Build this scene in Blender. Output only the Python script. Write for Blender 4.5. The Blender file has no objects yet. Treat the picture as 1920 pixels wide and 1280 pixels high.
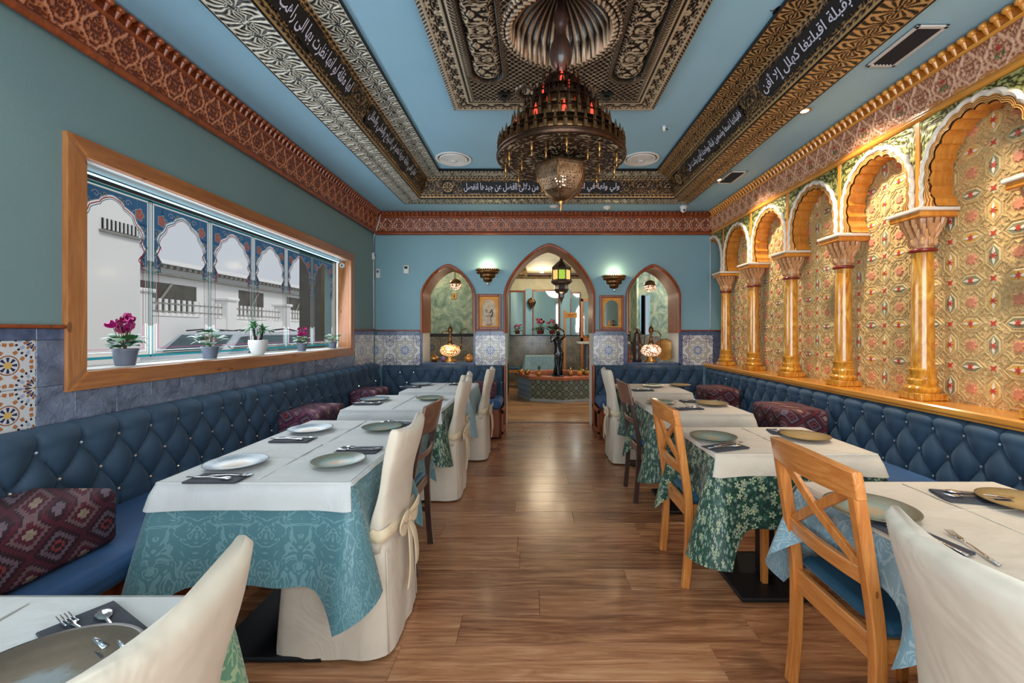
import bpy, math, random
import numpy as np
from mathutils import Matrix, Vector
R=math.radians; PI=math.pi; rnd=random.Random(7)
SC=bpy.context.scene; COL=SC.collection
# ---------------------------------------------------------------- camera, world, light, exposure
cam=bpy.data.cameras.new('camera'); camo=bpy.data.objects.new('camera',cam); COL.objects.link(camo)
camo.location=(0,0,1.30); camo.rotation_euler=(R(90),0,0)
cam.sensor_width=36; cam.lens=820/1920*36; cam.shift_x=-40/1920; cam.shift_y=-18/1920; cam.clip_start=.05; cam.clip_end=200
SC.camera=camo
SC.view_settings.view_transform='Standard'; SC.view_settings.look='None'; SC.view_settings.gamma=1; SC.view_settings.use_curve_mapping=False
SC.view_settings.exposure=0.0
SC.cycles.use_denoising=True; SC.cycles.max_bounces=7; SC.cycles.diffuse_bounces=4; SC.cycles.glossy_bounces=4; SC.cycles.transparent_max_bounces=12
SC.cycles.caustics_reflective=False; SC.cycles.caustics_refractive=False; SC.cycles.sample_clamp_indirect=4
wd=bpy.data.worlds.new('world'); SC.world=wd; wd.use_nodes=True
bg=wd.node_tree.nodes['Background']; bg.inputs[0].default_value=(.86,.92,1.0,1); bg.inputs[1].default_value=.62
def light(name,kind,loc,energy,color=(1,1,1),size=.1,size_y=None,target=None,spot=None,blend=.6):
    l=bpy.data.lights.new(name,kind); l.energy=energy; l.color=color
    if kind=='AREA':
        l.size=size
        if size_y: l.shape='RECTANGLE'; l.size_y=size_y
    elif kind!='SUN': l.shadow_soft_size=size
    if kind=='SPOT': l.spot_size=spot or R(80); l.spot_blend=blend
    o=bpy.data.objects.new(name,l); COL.objects.link(o); o.location=loc
    if target is not None: o.rotation_euler=(Vector(target)-Vector(loc)).to_track_quat('-Z','Y').to_euler()
    return o
WARM=(1,.80,.56); NEUT=(1,.95,.88); COOL=(.82,.92,1.0)
sun=light('sun','SUN',(0,0,10),1.3,(1,.98,.95),target=(-5,1.5,3)); sun.data.angle=R(20)
# added area lamp behind the camera, standing for daylight of an assumed shopfront
light('front_fill_light','AREA',(.15,-1.18,1.40),150,COOL,3.8,1.9,target=(.15,3,1.95))
# daylight through the side window
light('window_daylight','AREA',(-2.215,3.5,1.62),34,COOL,2.8,.9,target=(0,3.5,1.3))
# ---------------------------------------------------------------- node helpers
def lin(c): c=c/255; return c/12.92 if c<=.04045 else ((c+.055)/1.055)**2.4
def rgb(r,g,b): return (lin(r),lin(g),lin(b),1)
G=None
class X:
    def __init__(s,v): s.v=v
    def __add__(a,b): return m('ADD',a,b)
    def __radd__(a,b): return m('ADD',b,a)
    def __sub__(a,b): return m('SUBTRACT',a,b)
    def __rsub__(a,b): return m('SUBTRACT',b,a)
    def __mul__(a,b): return m('MULTIPLY',a,b)
    def __rmul__(a,b): return m('MULTIPLY',b,a)
    def __truediv__(a,b): return m('DIVIDE',a,b)
    def __lt__(a,b): return m('LESS_THAN',a,b)
    def __gt__(a,b): return m('GREATER_THAN',a,b)
def setin(sock,v):
    if isinstance(v,X): v=v.v
    if isinstance(v,(int,float)): sock.default_value=v
    elif isinstance(v,tuple):
        sock.default_value=v if len(v)==len(sock.default_value) else tuple(v)[:len(sock.default_value)]
    else: G.links.new(v,sock)
def m(op,*a):
    n=G.nodes.new('ShaderNodeMath'); n.operation=op
    for i,v in enumerate(a): setin(n.inputs[i],v)
    return X(n.outputs[0])
def ab(a): return m('ABSOLUTE',a)
def sn(a): return m('SINE',a)
def cs(a): return m('COSINE',a)
def mn(a,b): return m('MINIMUM',a,b)
def mx(a,b): return m('MAXIMUM',a,b)
def sq(a): return m('SQRT',a)
def modf(a,b): return m('FLOORED_MODULO',a,b)
def at2(a,b): return m('ARCTAN2',a,b)
def line(d,w): return ab(d)<w
def sep(s):
    n=G.nodes.new('ShaderNodeSeparateXYZ'); G.links.new(s,n.inputs[0]); return X(n.outputs[0]),X(n.outputs[1]),X(n.outputs[2])
def comb(x,y,z=0.0):
    n=G.nodes.new('ShaderNodeCombineXYZ'); setin(n.inputs[0],x); setin(n.inputs[1],y); setin(n.inputs[2],z); return n.outputs[0]
def uvs(): return sep(G.nodes.new('ShaderNodeTexCoord').outputs['UV'])
def objc(): return G.nodes.new('ShaderNodeTexCoord').outputs['Object']
def orand(): return X(G.nodes.new('ShaderNodeObjectInfo').outputs['Random'])
def noise(vec,scale,detail=2,rough=.5,dist=0,out='Fac'):
    n=G.nodes.new('ShaderNodeTexNoise'); n.inputs['Scale'].default_value=scale; n.inputs['Detail'].default_value=detail
    n.inputs['Roughness'].default_value=rough; n.inputs['Distortion'].default_value=dist
    if vec is not None: G.links.new(vec,n.inputs['Vector'])
    return X(n.outputs[out])
def vor(vec,scale,feature='F1',rndm=1):
    n=G.nodes.new('ShaderNodeTexVoronoi'); n.feature=feature; n.inputs['Scale'].default_value=scale; n.inputs['Randomness'].default_value=rndm
    if vec is not None: G.links.new(vec,n.inputs['Vector'])
    return n
def mapping(vec,scale=(1,1,1),loc=(0,0,0)):
    n=G.nodes.new('ShaderNodeMapping'); n.inputs['Scale'].default_value=scale; n.inputs['Location'].default_value=loc; G.links.new(vec,n.inputs[0]); return n.outputs[0]
def ramp(f,stops):
    n=G.nodes.new('ShaderNodeValToRGB'); e=n.color_ramp.elements
    while len(e)<len(stops): e.new(.5)
    for i,(p,c) in enumerate(stops): e[i].position=p; e[i].color=c
    setin(n.inputs[0],f); return n.outputs[0]
def mix(f,a,b):
    n=G.nodes.new('ShaderNodeMix'); n.data_type='RGBA'; setin(n.inputs[0],f); setin(n.inputs[6],a); setin(n.inputs[7],b); return n.outputs[2]
def bump(h,strength=.3,dist=.01):
    n=G.nodes.new('ShaderNodeBump'); n.inputs['Strength'].default_value=strength; n.inputs['Distance'].default_value=dist; setin(n.inputs['Height'],h); return n.outputs[0]
def attr(name):
    n=G.nodes.new('ShaderNodeAttribute'); n.attribute_name=name; return X(n.outputs['Fac'])
class Mt:
    def __init__(s,name):
        global G
        s.m=bpy.data.materials.new(name); s.m.use_nodes=True; s.nt=s.m.node_tree; G=s.nt; s.b=G.nodes['Principled BSDF']
    def set(s,color=None,rough=.5,metal=0,nrm=None,coat=0,emit=None,es=0,spec=None,alpha=None,trans=0,sheen=0):
        b=s.b
        if color is not None: setin(b.inputs['Base Color'],color)
        setin(b.inputs['Roughness'],rough); setin(b.inputs['Metallic'],metal)
        if nrm is not None: G.links.new(nrm,b.inputs['Normal'])
        b.inputs['Coat Weight'].default_value=coat; b.inputs['Coat Roughness'].default_value=.12
        if emit is not None: setin(b.inputs['Emission Color'],emit); setin(b.inputs['Emission Strength'],es)
        if spec is not None: b.inputs['Specular IOR Level'].default_value=spec
        if alpha is not None: setin(b.inputs['Alpha'],alpha)
        b.inputs['Transmission Weight'].default_value=trans
        b.inputs['Sheen Weight'].default_value=sheen
        return s.m
MT={}
def simple(name,c,rough=.5,metal=0,var=.12,scale=6,bs=.0,bscale=60,coat=0,**k):
    o=Mt(name); v=objc(); c=rgb(*c) if isinstance(c[0],int) else c
    n=noise(v,scale,3)
    d=tuple(x*(1-var) for x in c[:3])+(1,); l=tuple(min(1,x*(1+var)) for x in c[:3])+(1,)
    col=ramp(n,[(.3,d),(.7,l)])
    nr=bump(noise(v,bscale,2),bs,.004) if bs else None
    MT[name]=o.set(col,rough,metal,nr,coat,**k); return MT[name]
def wood(name,dark,light_,axis='x',rough=.35,coat=.3,scale=1.0,knots=True):
    o=Mt(name); v=objc(); x,y,z=sep(v); r=orand()*17
    st={'x':(1.2,14,14),'y':(14,1.2,14),'z':(14,14,1.2)}[axis]
    vv=mapping(comb(x+r,y+r,z),tuple(q*scale for q in st))
    n=noise(vv,1.6,4,.6,1.2); n2=noise(vv,9,2,.5)
    f=n*.75+n2*.25
    col=ramp(f,[(.3,rgb(*dark)),(.52,tuple((lin(a)+lin(b))/2 for a,b in zip(dark,light_))+(1,)),(.7,rgb(*light_))])
    if knots:
        kn=vor(mapping(comb(x+r,y+r,z),tuple(4 if q<2 else 9 for q in st)),1); k=m('SMOOTHSTEP' if 0 else 'LESS_THAN',X(kn.outputs['Distance']),.10)
        col=mix(k*.6,col,rgb(*[int(q*.45) for q in dark]))
    MT[name]=o.set(col,rough,0,bump(n2,.12,.003),coat); return MT[name]
# paints and plain stuff
def paint(name,c,var=.05,rough=.6):
    return simple(name,c,rough,0,var,1.2,.15,220)
paint('wall_teal',(116,142,142)); paint('wall_back_teal',(132,170,180)); paint('ceil_blue',(148,192,214)); paint('white_paint',(205,203,198))
wood('pine',(150,84,38),(196,128,66),'x'); wood('pine_y',(142,80,40),(190,122,66),'y'); wood('pine_z',(150,84,42),(196,132,76),'z')
wood('honey',(196,112,32),(232,158,66),'z',.25,.6,knots=False); wood('honey_y',(200,120,34),(236,166,70),'y',.25,.6,knots=False)
wood('chair_pine',(178,98,38),(226,150,78),'z',.3,.4,1.3)
wood('chair_pine_x',(178,98,38),(228,154,82),'x',.3,.4,1.3)
wood('dark_wood',(46,30,26),(78,52,42),'z',.35,.3,knots=False); wood('walnut',(92,62,50),(140,102,84),'x',.35,.3,knots=False)
wood('lining_wood',(120,66,38),(160,100,66),'z',.5,0,knots=False); wood('red_wood',(108,46,20),(172,84,38),'z',.38,.15,knots=False); simple('mount_gold',(222,150,56),.6,0,.15,12)
simple('bronze',(70,50,38),.34,.9,.3,12,.2,80); simple('brass',(190,140,80),.3,.95,.2,14,.25,90); simple('dark_brass',(120,86,54),.36,.9,.25,10,.2,60)
simple('silver',(215,215,218),.18,1,.03); simple('black_metal',(34,32,34),.45,.4,.1); simple('plastic_white',(225,224,220),.4,0,.02)
simple('slot_dark',(36,34,38),.7); simple('pot_grey',(96,104,120),.5,0,.1); simple('pot_white',(206,206,204),.35,0,.03); simple('soil',(50,38,30),.9,0,.3,40,.5)
simple('leaf_green',(52,104,58),.4,0,.45,40,.2,60); simple('leaf_pale',(150,172,150),.45,0,.5,60); simple('leaf_dark',(36,72,52),.4,0,.5,40); simple('stem',(110,90,70),.6)
simple('petal',(176,28,116),.5,0,.4,30); simple('petal_dark',(140,20,84),.5,0,.4,30); simple('pink_petal',(216,120,140),.5,0,.2,30)
simple('napkin',(60,62,70),.85,0,.12,30,.3,300); simple('black_glossy',(26,24,26),.18,.3,.3,9); simple('terracotta',(176,96,66),.5,0,.2,20,.3,80)
simple('ext_white',(244,243,240),.8,0,.02,1); simple('ext_grey',(150,148,140),.8); simple('ext_window',(84,80,70),.4,0,.3,2); simple('asphalt',(190,190,188),.9,0,.05,2)
simple('car_silver',(196,204,210),.25,.3,.03); simple('car_glass',(60,84,88),.1,0,.3,3); simple('tyre',(40,40,42),.8)
simple('grout',(170,170,172),.8); simple('mosaic_red',(150,40,44),.3)
simple('cable_white',(214,214,212),.5); simple('orange_sign',(224,140,40),.5,0,.05,4)
def glassm(name,tint=(1,1,1,1),refl=.08,rg=.02):
    o=Mt(name); G.nodes.remove(o.b); t=G.nodes.new('ShaderNodeBsdfTransparent'); t.inputs[0].default_value=tint
    g=G.nodes.new('ShaderNodeBsdfGlossy'); g.inputs['Roughness'].default_value=rg; mxn=G.nodes.new('ShaderNodeMixShader'); mxn.inputs[0].default_value=refl
    G.links.new(t.outputs[0],mxn.inputs[1]); G.links.new(g.outputs[0],mxn.inputs[2]); G.links.new(mxn.outputs[0],G.nodes['Material Output'].inputs[0]); MT[name]=o.m
glassm('pane_glass',refl=.012,rg=.12); 
def mirror():
    o=Mt('mirror'); MT['mirror']=o.set((.72,.80,.82,1),.04,1)
mirror()
def emis(name,c,s,base=None):
    o=Mt(name); MT[name]=o.set(base or c,.4,0,None,0,c,s)
emis('lantern_bulb',(1,.80,.5,1),5); emis('led_blue',(.42,.80,1,1),2.2); emis('bulb_warm',(1,.78,.45,1),14); emis('red_glass',(1,.10,.05,1),.9,(.5,.03,.02,1)); emis('spot_disc',(1,.86,.66,1),9)
emis('green_glass',(.55,.85,.06,1),.55,(.3,.5,.05,1)); emis('amber_glass',(1,.55,.14,1),.9,(.7,.35,.08,1))
# fabrics
def velvet(name,c):
    o=Mt(name); v=objc(); n=noise(v,5,3); n2=noise(v,260,2)
    c0=rgb(*c); col=ramp(n,[(.3,tuple(q*.78 for q in c0[:3])+(1,)),(.7,tuple(min(1,q*1.22) for q in c0[:3])+(1,))])
    MT[name]=o.set(col,.72,0,bump(n2,.15,.002),0,sheen=.45); o.b.inputs['Sheen Roughness'].default_value=.35
    o.b.inputs['Sheen Tint'].default_value=rgb(130,165,200)
velvet('velvet',(48,70,90)); velvet('velvet_seat',(40,74,116)); velvet('velvet_chair',(24,74,98))
def cloth(name,c,var=.05):
    o=Mt(name); v=objc(); n=noise(v,7,4,.6); w=noise(v,420,1); c0=rgb(*c)
    col=ramp(n,[(.3,tuple(q*(1-var) for q in c0[:3])+(1,)),(.7,tuple(min(1,q*(1+var)) for q in c0[:3])+(1,))])
    n3=noise(v,3.2,3,.55,1.5); MT[name]=o.set(col,.85,0,bump(n*.25+n3*1.3+w*.008,.35,.03),0,sheen=.15)
cloth('white_cloth',(196,196,194)); cloth('white_cloth_warm_lit',(206,192,174)); cloth('cover_cloth',(214,200,180)); cloth('sash_cloth',(222,200,164))  # right tables use white cloth with the warm light put into its colour
def damask(name,base,lite,px=.26,py=.34,scale=16,th=.5):
    o=Mt(name); u,v,_=uvs(); a=ab(modf(u,px)-px/2); b=modf(v,py)
    n=noise(comb(a,b),scale*.95,2,.5,.9); n2=noise(comb(a,b,3.1),scale*1.6,2)
    f=modf(n*7.0,1.0)<.36; g=n2>.62; k=f*(1-g)
    col=mix(k*.55,rgb(*base),rgb(*lite)); MT[name]=o.set(col,.55-k*.15,0,bump(k,.2,.002),0,sheen=.2)
damask('damask_teal',(78,122,130),(128,166,170)); damask('damask_blue',(126,158,170),(182,202,206)); damask('damask_green',(92,140,112),(190,204,160))
def floral(name,base,c1,c2,leaf):
    o=Mt(name); u,v,_=uvs(); P=comb(u,v)
    def flowers(sc,rad,pet,off):
        vn=vor(mapping(P,(1,1,1),(off,off*.7,0)),sc); d=X(vn.outputs['Distance'])
        vs=G.nodes.new('ShaderNodeVectorMath'); vs.operation='SUBTRACT'; G.links.new(mapping(P,(1,1,1),(off,off*.7,0)),vs.inputs[0]); G.links.new(vn.outputs['Position'],vs.inputs[1])
        x,y,_=sep(vs.outputs[0]); th=at2(y,x); return d<(rad+.10*cs(th*pet)), d
    leafm=line(noise(P,52,2,.5,1.0)-.5,.03)
    col=mix(leafm,rgb(*base),rgb(*leaf))
    f,d=flowers(22,.34,5,0); col=mix(f,col,rgb(*c1)); col=mix(line(d-.2,.03),col,rgb(*leaf)); col=mix(d<.09,col,rgb(196,170,80))
    f,d=flowers(38,.30,6,3.3); col=mix(f,col,rgb(*c2)); col=mix(d<.08,col,rgb(60,90,60))
    MT[name]=o.set(col,.55,0,None,0,sheen=.1)
floral('floral_green',(10,44,38),(170,176,142),(134,150,134),(44,98,70))
def kilim(name,tone):
    o=Mt(name); v=objc(); x,y,z=sep(v)
    u=y+x; w=z+x*.35
    px=.17; a=ab(modf(u,px)-px/2)/px*2; b=ab(modf(w,.15)-.075)/.15*2
    st=m('SNAP',a,.125); d=st+b
    n=noise(v,60,2)
    col=rgb(*[int(q*.45) for q in tone])
    col=mix(d<1.0,col,rgb(*tone)); col=mix(d<.78,col,rgb(52,24,36)); col=mix(d<.66,col,rgb(128,98,100)); col=mix(d<.45,col,rgb(*tone)); col=mix(d<.22,col,rgb(170,150,130))
    col=mix(line(d-1.35,.12),col,rgb(120,100,112)); col=mix(line(d-1.7,.08),col,rgb(150,60,60))
    col=mix(n*.7,col,rgb(50,24,38)); MT[name]=o.set(col,.85,0,bump(noise(v,300,1),.4,.003))
kilim('kilim_maroon',(92,22,42)); kilim('kilim_purple',(124,52,92)); kilim('kilim_red',(116,30,32))
# tiles
def startile(name,bgc,blue,line1,line2,rough=.22):
    o=Mt(name); x,y,_=uvs(); r=sq(x*x+y*y); th=at2(y,x); ax=ab(x); ay=ab(y)
    c8=cs(th*8); col=rgb(*bgc)
    dn=sq((ax-.78)*(ax-.78)+(ay-.78)*(ay-.78)); d2=sq((ax-.98)*(ax-.98)+(ay-.5)*(ay-.5)); d3=sq((ax-.5)*(ax-.5)+(ay-.98)*(ay-.98))
    for d,w in ((dn-.12,.022),(dn-.24,.03),(d2-.1,.025),(d3-.1,.025),(d2-.22,.03),(d3-.22,.03)): col=mix(line(d,w)*.85,col,rgb(*line1))
    col=mix(dn<.06,col,rgb(*blue)); 
    rr=r-c8*.07
    col=mix(rr<.74,col,rgb(*bgc)); col=mix(line(rr-.72,.022),col,rgb(*line1)); col=mix(line(rr-.64,.03),col,rgb(*line2)); col=mix(line(rr-.56,.02),col,rgb(*line1))
    r2=r-cs(th*16)*.03
    col=mix(line(r2-.44,.03)*.8,col,rgb(*line2)); col=mix(line(r2-.36,.012),col,rgb(*line1))
    ring=line(r-.22,.085)*(cs(th*12)>-.55); col=mix(ring,col,rgb(*blue)); col=mix(line(r-.08,.012),col,rgb(*line1))
    sp=noise(comb(ax,ay),13,2,.5,.8); col=mix(line(sp-.5,.02)*(rr>.76)*.6,col,rgb(*line1))
    MT[name]=o.set(col,rough,0,None,.3)
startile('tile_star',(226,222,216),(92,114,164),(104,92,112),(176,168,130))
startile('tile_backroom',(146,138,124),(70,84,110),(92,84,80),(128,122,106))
def zellige():
    o=Mt('tile_zellige'); x,y,_=uvs()
    # 12-point stars on a half-size lattice, mirrored rings of petals
    a=modf(x+1.5,1.0)-.5; b=modf(y+1.5,1.0)-.5
    r=sq(a*a+b*b); th=at2(b,a); col=rgb(206,206,208)
    def petals(col,n,ph,r0,r1,c,thr=.1):
        w=cs(th*n+ph); msk=(w>thr)*(r>r0)*(r<r1); return mix(msk,col,rgb(*c))
    col=petals(col,12,0,.09,.20,(34,42,78)); col=petals(col,12,PI,.13,.24,(150,92,58),.35); col=petals(col,12,0,.25,.33,(160,170,190),.2)
    col=petals(col,24,0,.34,.39,(28,30,50),.2); col=petals(col,16,PI,.41,.49,(176,112,66),.3); col=mix(r<.05,col,rgb(206,164,90))
    a2=modf(x+1.0,1.0)-.5; b2=modf(y+1.0,1.0)-.5; r2=sq(a2*a2+b2*b2); t2=at2(b2,a2)
    col=mix((r2<.16)*(cs(t2*8)>0),col,rgb(34,42,78)); col=mix(r2<.07,col,rgb(214,172,96)); col=mix(line(r2-.19,.012),col,rgb(150,92,58))
    MT['tile_zellige']=o.set(col,.22,0,None,.3)
zellige()
def mosaic(name,cols,n=9.0):
    o=Mt(name); u,v,_=uvs(); s=.105
    a=modf(u,s)/s-.5; b=modf(v,s)/s-.5; r=sq(a*a+b*b); th=at2(b,a)
    star=r-cs(th*8)*.05; col=rgb(*cols[0])
    iu=m('FLOOR',u/s); iv=m('FLOOR',v/s); par=modf(iu+iv,2.0)>.5
    col=mix(star<.34,col,rgb(206,200,188)); col=mix(star<.30,col,mix(par,rgb(*cols[1]),rgb(*cols[2]))); col=mix(star<.13,col,rgb(206,200,188)); col=mix(star<.08,col,rgb(30,26,30))
    dm=ab(a)+ab(b); col=mix(dm>.86,col,rgb(*cols[3])); col=mix(line(dm-.84,.03),col,rgb(206,200,188))
    MT[name]=o.set(col,.3,0,None,.2)
mosaic('mosaic_fountain',[(60,80,66),(86,128,100),(64,30,34),(90,40,44)]); mosaic('mosaic_blue',[(150,158,190),(70,86,140),(60,72,120),(80,90,140)])
def darktile():
    o=Mt('tile_dark'); v=objc(); r=orand(); x,y,z=sep(v); vv=comb(x+r*31,y+r*17,z)
    n=noise(vv,9,3,.55,.6); n2=noise(vv,26,3,.6,1.0)
    col=ramp(n,[(.3,rgb(74,84,106)),(.7,rgb(122,134,158))]); MT['tile_dark']=o.set(col,.10,0,bump(n*.6+n2*.4,1.0,.02),.5)
darktile()
def border():
    o=Mt('tile_border'); v=objc(); n=noise(v,30,3); MT['tile_border']=o.set(ramp(n,[(.3,rgb(64,76,104)),(.7,rgb(92,106,136))]),.25,0,None,.3)
border()
# carved relief materials: ridge and recess colours of gilding, wood and paint; recesses darker
def carved(name,dark,mid,lite,rough=.4,metal=.25,flowers=False):
    o=Mt(name); h=attr('h'); v=objc(); n=noise(v,5,3); n2=noise(v,70,2)
    f=h+(n-.5)*.3+(n2-.5)*.12
    col=ramp(f,[(.28,rgb(*dark)),(.55,rgb(*mid)),(.82,rgb(*lite))])
    if flowers:
        q=attr('q'); col=mix(q>.75,col,rgb(190,60,50)); col=mix((q>.4)*(q<.6),col,rgb(84,116,70))
    MT[name]=o.set(col,rough,metal,bump(n2,.2,.002),.15)
carved('gilt',(16,14,13),(92,84,70),(204,197,178),.36,.3); carved('gilt_brown',(20,13,9),(90,64,36),(182,146,96),.38,.3)
carved('gilt_rib',(16,12,10),(80,62,46),(188,170,142),.4,.3)
carved('cornice_wood',(96,42,24),(150,78,48),(196,128,92),.26,.0); carved('cornice_tan',(150,92,64),(196,136,104),(222,172,138),.3,0,True)
carved('spandrel_green',(72,64,28),(122,128,72),(176,170,104),.4)
carved('band_orange',(150,84,30),(206,140,66),(232,182,110),.3)
def panelm():
    o=Mt('panel_tan'); v=objc(); x,y,z=sep(v); n=noise(v,44,3,.55,1.4); n2=noise(v,2.2,2)
    f=line(n-.5,.045)
    col=ramp(n2,[(.3,rgb(230,186,126)),(.7,rgb(242,208,152))]); col=mix(f*.6,col,rgb(160,104,58)); col=mix((n>.62)*.4,col,rgb(236,204,150))
    MT['panel_tan']=o.set(col,.34,0,bump(n,.3,.003),.2)
panelm()
simple('strap_olive',(202,180,124),.35,0,.15,20,coat=.2); simple('strap_cream',(224,200,150),.35,0,.1,20,coat=.2); simple('loz_yellow',(220,176,92),.35,0,.1,20,coat=.3)
simple('loz_green',(140,140,104),.35,0,.1,20,coat=.3); simple('motif_red',(196,72,52),.35,0,.12,20,coat=.3); simple('motif_white',(236,226,204),.35,0,.05); simple('motif_pink',(214,140,108),.4,0,.1,20)
simple('moulding_white',(234,222,206),.35,0,.04,8,coat=.2); simple('ring_red',(120,30,24),.25,0,.1,coat=.4)
def marble():
    o=Mt('marbled_green'); v=objc(); n=noise(v,3.2,5,.65,2.2)
    MT['marbled_green']=o.set(ramp(n,[(.3,rgb(84,112,104)),(.5,rgb(136,160,144)),(.66,rgb(188,192,162))]),.6)
    o=Mt('marbled_cream'); n=noise(objc(),2.0,5,.65,1.6)
    MT['marbled_cream']=o.set(ramp(n,[(.3,rgb(190,190,156)),(.6,rgb(220,210,178))]),.6)
    o=Mt('varnish_marble'); v=objc(); x,y,z=sep(v); n=noise(comb(x*6+orand()*9,y*6,z*1.5),3,4,.6,2.5)
    MT['varnish_marble']=o.set(ramp(n,[(.3,rgb(168,96,22)),(.5,rgb(206,138,38)),(.72,rgb(228,178,84))]),.12,0,None,.8)
    o=Mt('globe_mosaic'); v=objc(); vn=vor(v,60); d=X(vn.outputs['Distance']); vb=vor(v,14); db=X(vb.outputs['Distance'])
    col=mix(db<.42,rgb(255,214,140),rgb(240,110,60)); col=mix(db<.3,col,rgb(255,240,200)); col=mix(db<.17,col,rgb(60,110,70)); col=mix(d>.55,col,rgb(120,60,30))
    MT['globe_mosaic']=o.set(col,.2,0,None,.3,col,1.1)
    o=Mt('shell_mosaic'); v=objc(); vn=vor(v,55); d=X(vn.outputs['Distance']); col=mix(d>.5,rgb(255,226,190),rgb(120,70,50))
    MT['shell_mosaic']=o.set(col,.2,0,None,.3,col,1.3)
marble()
def pierced():
    o=Mt('pierced_metal'); v=objc(); vn=vor(v,78,'F1',.6); d=X(vn.outputs['Distance']); hole=d<.29
    MT['pierced_metal']=o.set(ramp(noise(v,12,2),[(.3,rgb(110,84,62)),(.7,rgb(186,158,130))]),.3,.9,None,0,alpha=1-hole)
pierced()
def planks():
    o=Mt('plank'); v=objc(); x,y,z=sep(v); r=orand(); r2=modf(r*7.31,1.0)
    vv=comb(x*1.1+r*40,y*13+r2*30,z); n=noise(vv,1.5,5,.62,1.6); n2=noise(comb(x*3+r*13,y*40+r2*9,z),2,3,.6)
    k=noise(comb(x*1.6+r*9,y*2.4+r2*5,z),1.1,2)
    f=n*.62+n2*.2+k*.18+(r2-.5)*.14
    col=ramp(f,[(.30,rgb(98,58,36)),(.45,rgb(150,98,66)),(.58,rgb(188,132,92)),(.72,rgb(214,166,122))])
    MT['plank']=o.set(col,.22+n2*.08,0,bump(n2,.06,.002),.12)
    o=Mt('strip_floor'); v=objc(); x,y,z=sep(v); row=m('FLOOR',y/.065); cellx=m('FLOOR',(x+row*.37)/.5)
    wn=G.nodes.new('ShaderNodeTexWhiteNoise'); wn.noise_dimensions='2D'; G.links.new(comb(row,cellx),wn.inputs['Vector']); w=X(wn.outputs['Value'])
    n=noise(comb(x*2+w*20,y*20,z),2,3); f=n*.6+w*.4
    MT['strip_floor']=o.set(ramp(f,[(.3,rgb(132,86,52)),(.7,rgb(190,140,92))]),.3)
planks()
def plate_m(name,rim,mid,cen):
    o=Mt(name); v=objc(); x,y,z=sep(v); r=sq(x*x+y*y); n=noise(v,70,3,.6); f=r*8.2+(n-.5)*.35
    MT[name]=o.set(ramp(f,[(.25,rgb(*cen)),(.45,rgb(*mid)),(.72,rgb(*rim)),(.93,rgb(*[int(q*.8) for q in rim]))]),.36,0,None,.12)
plate_m('plate_blue',(120,138,150),(196,196,190),(176,146,116)); plate_m('plate_olive',(120,124,108),(130,160,156),(176,160,130)); plate_m('plate_brown',(96,84,70),(110,96,78),(132,140,140)); plate_m('plate_gold',(150,126,84),(168,138,90),(176,150,104))
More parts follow.
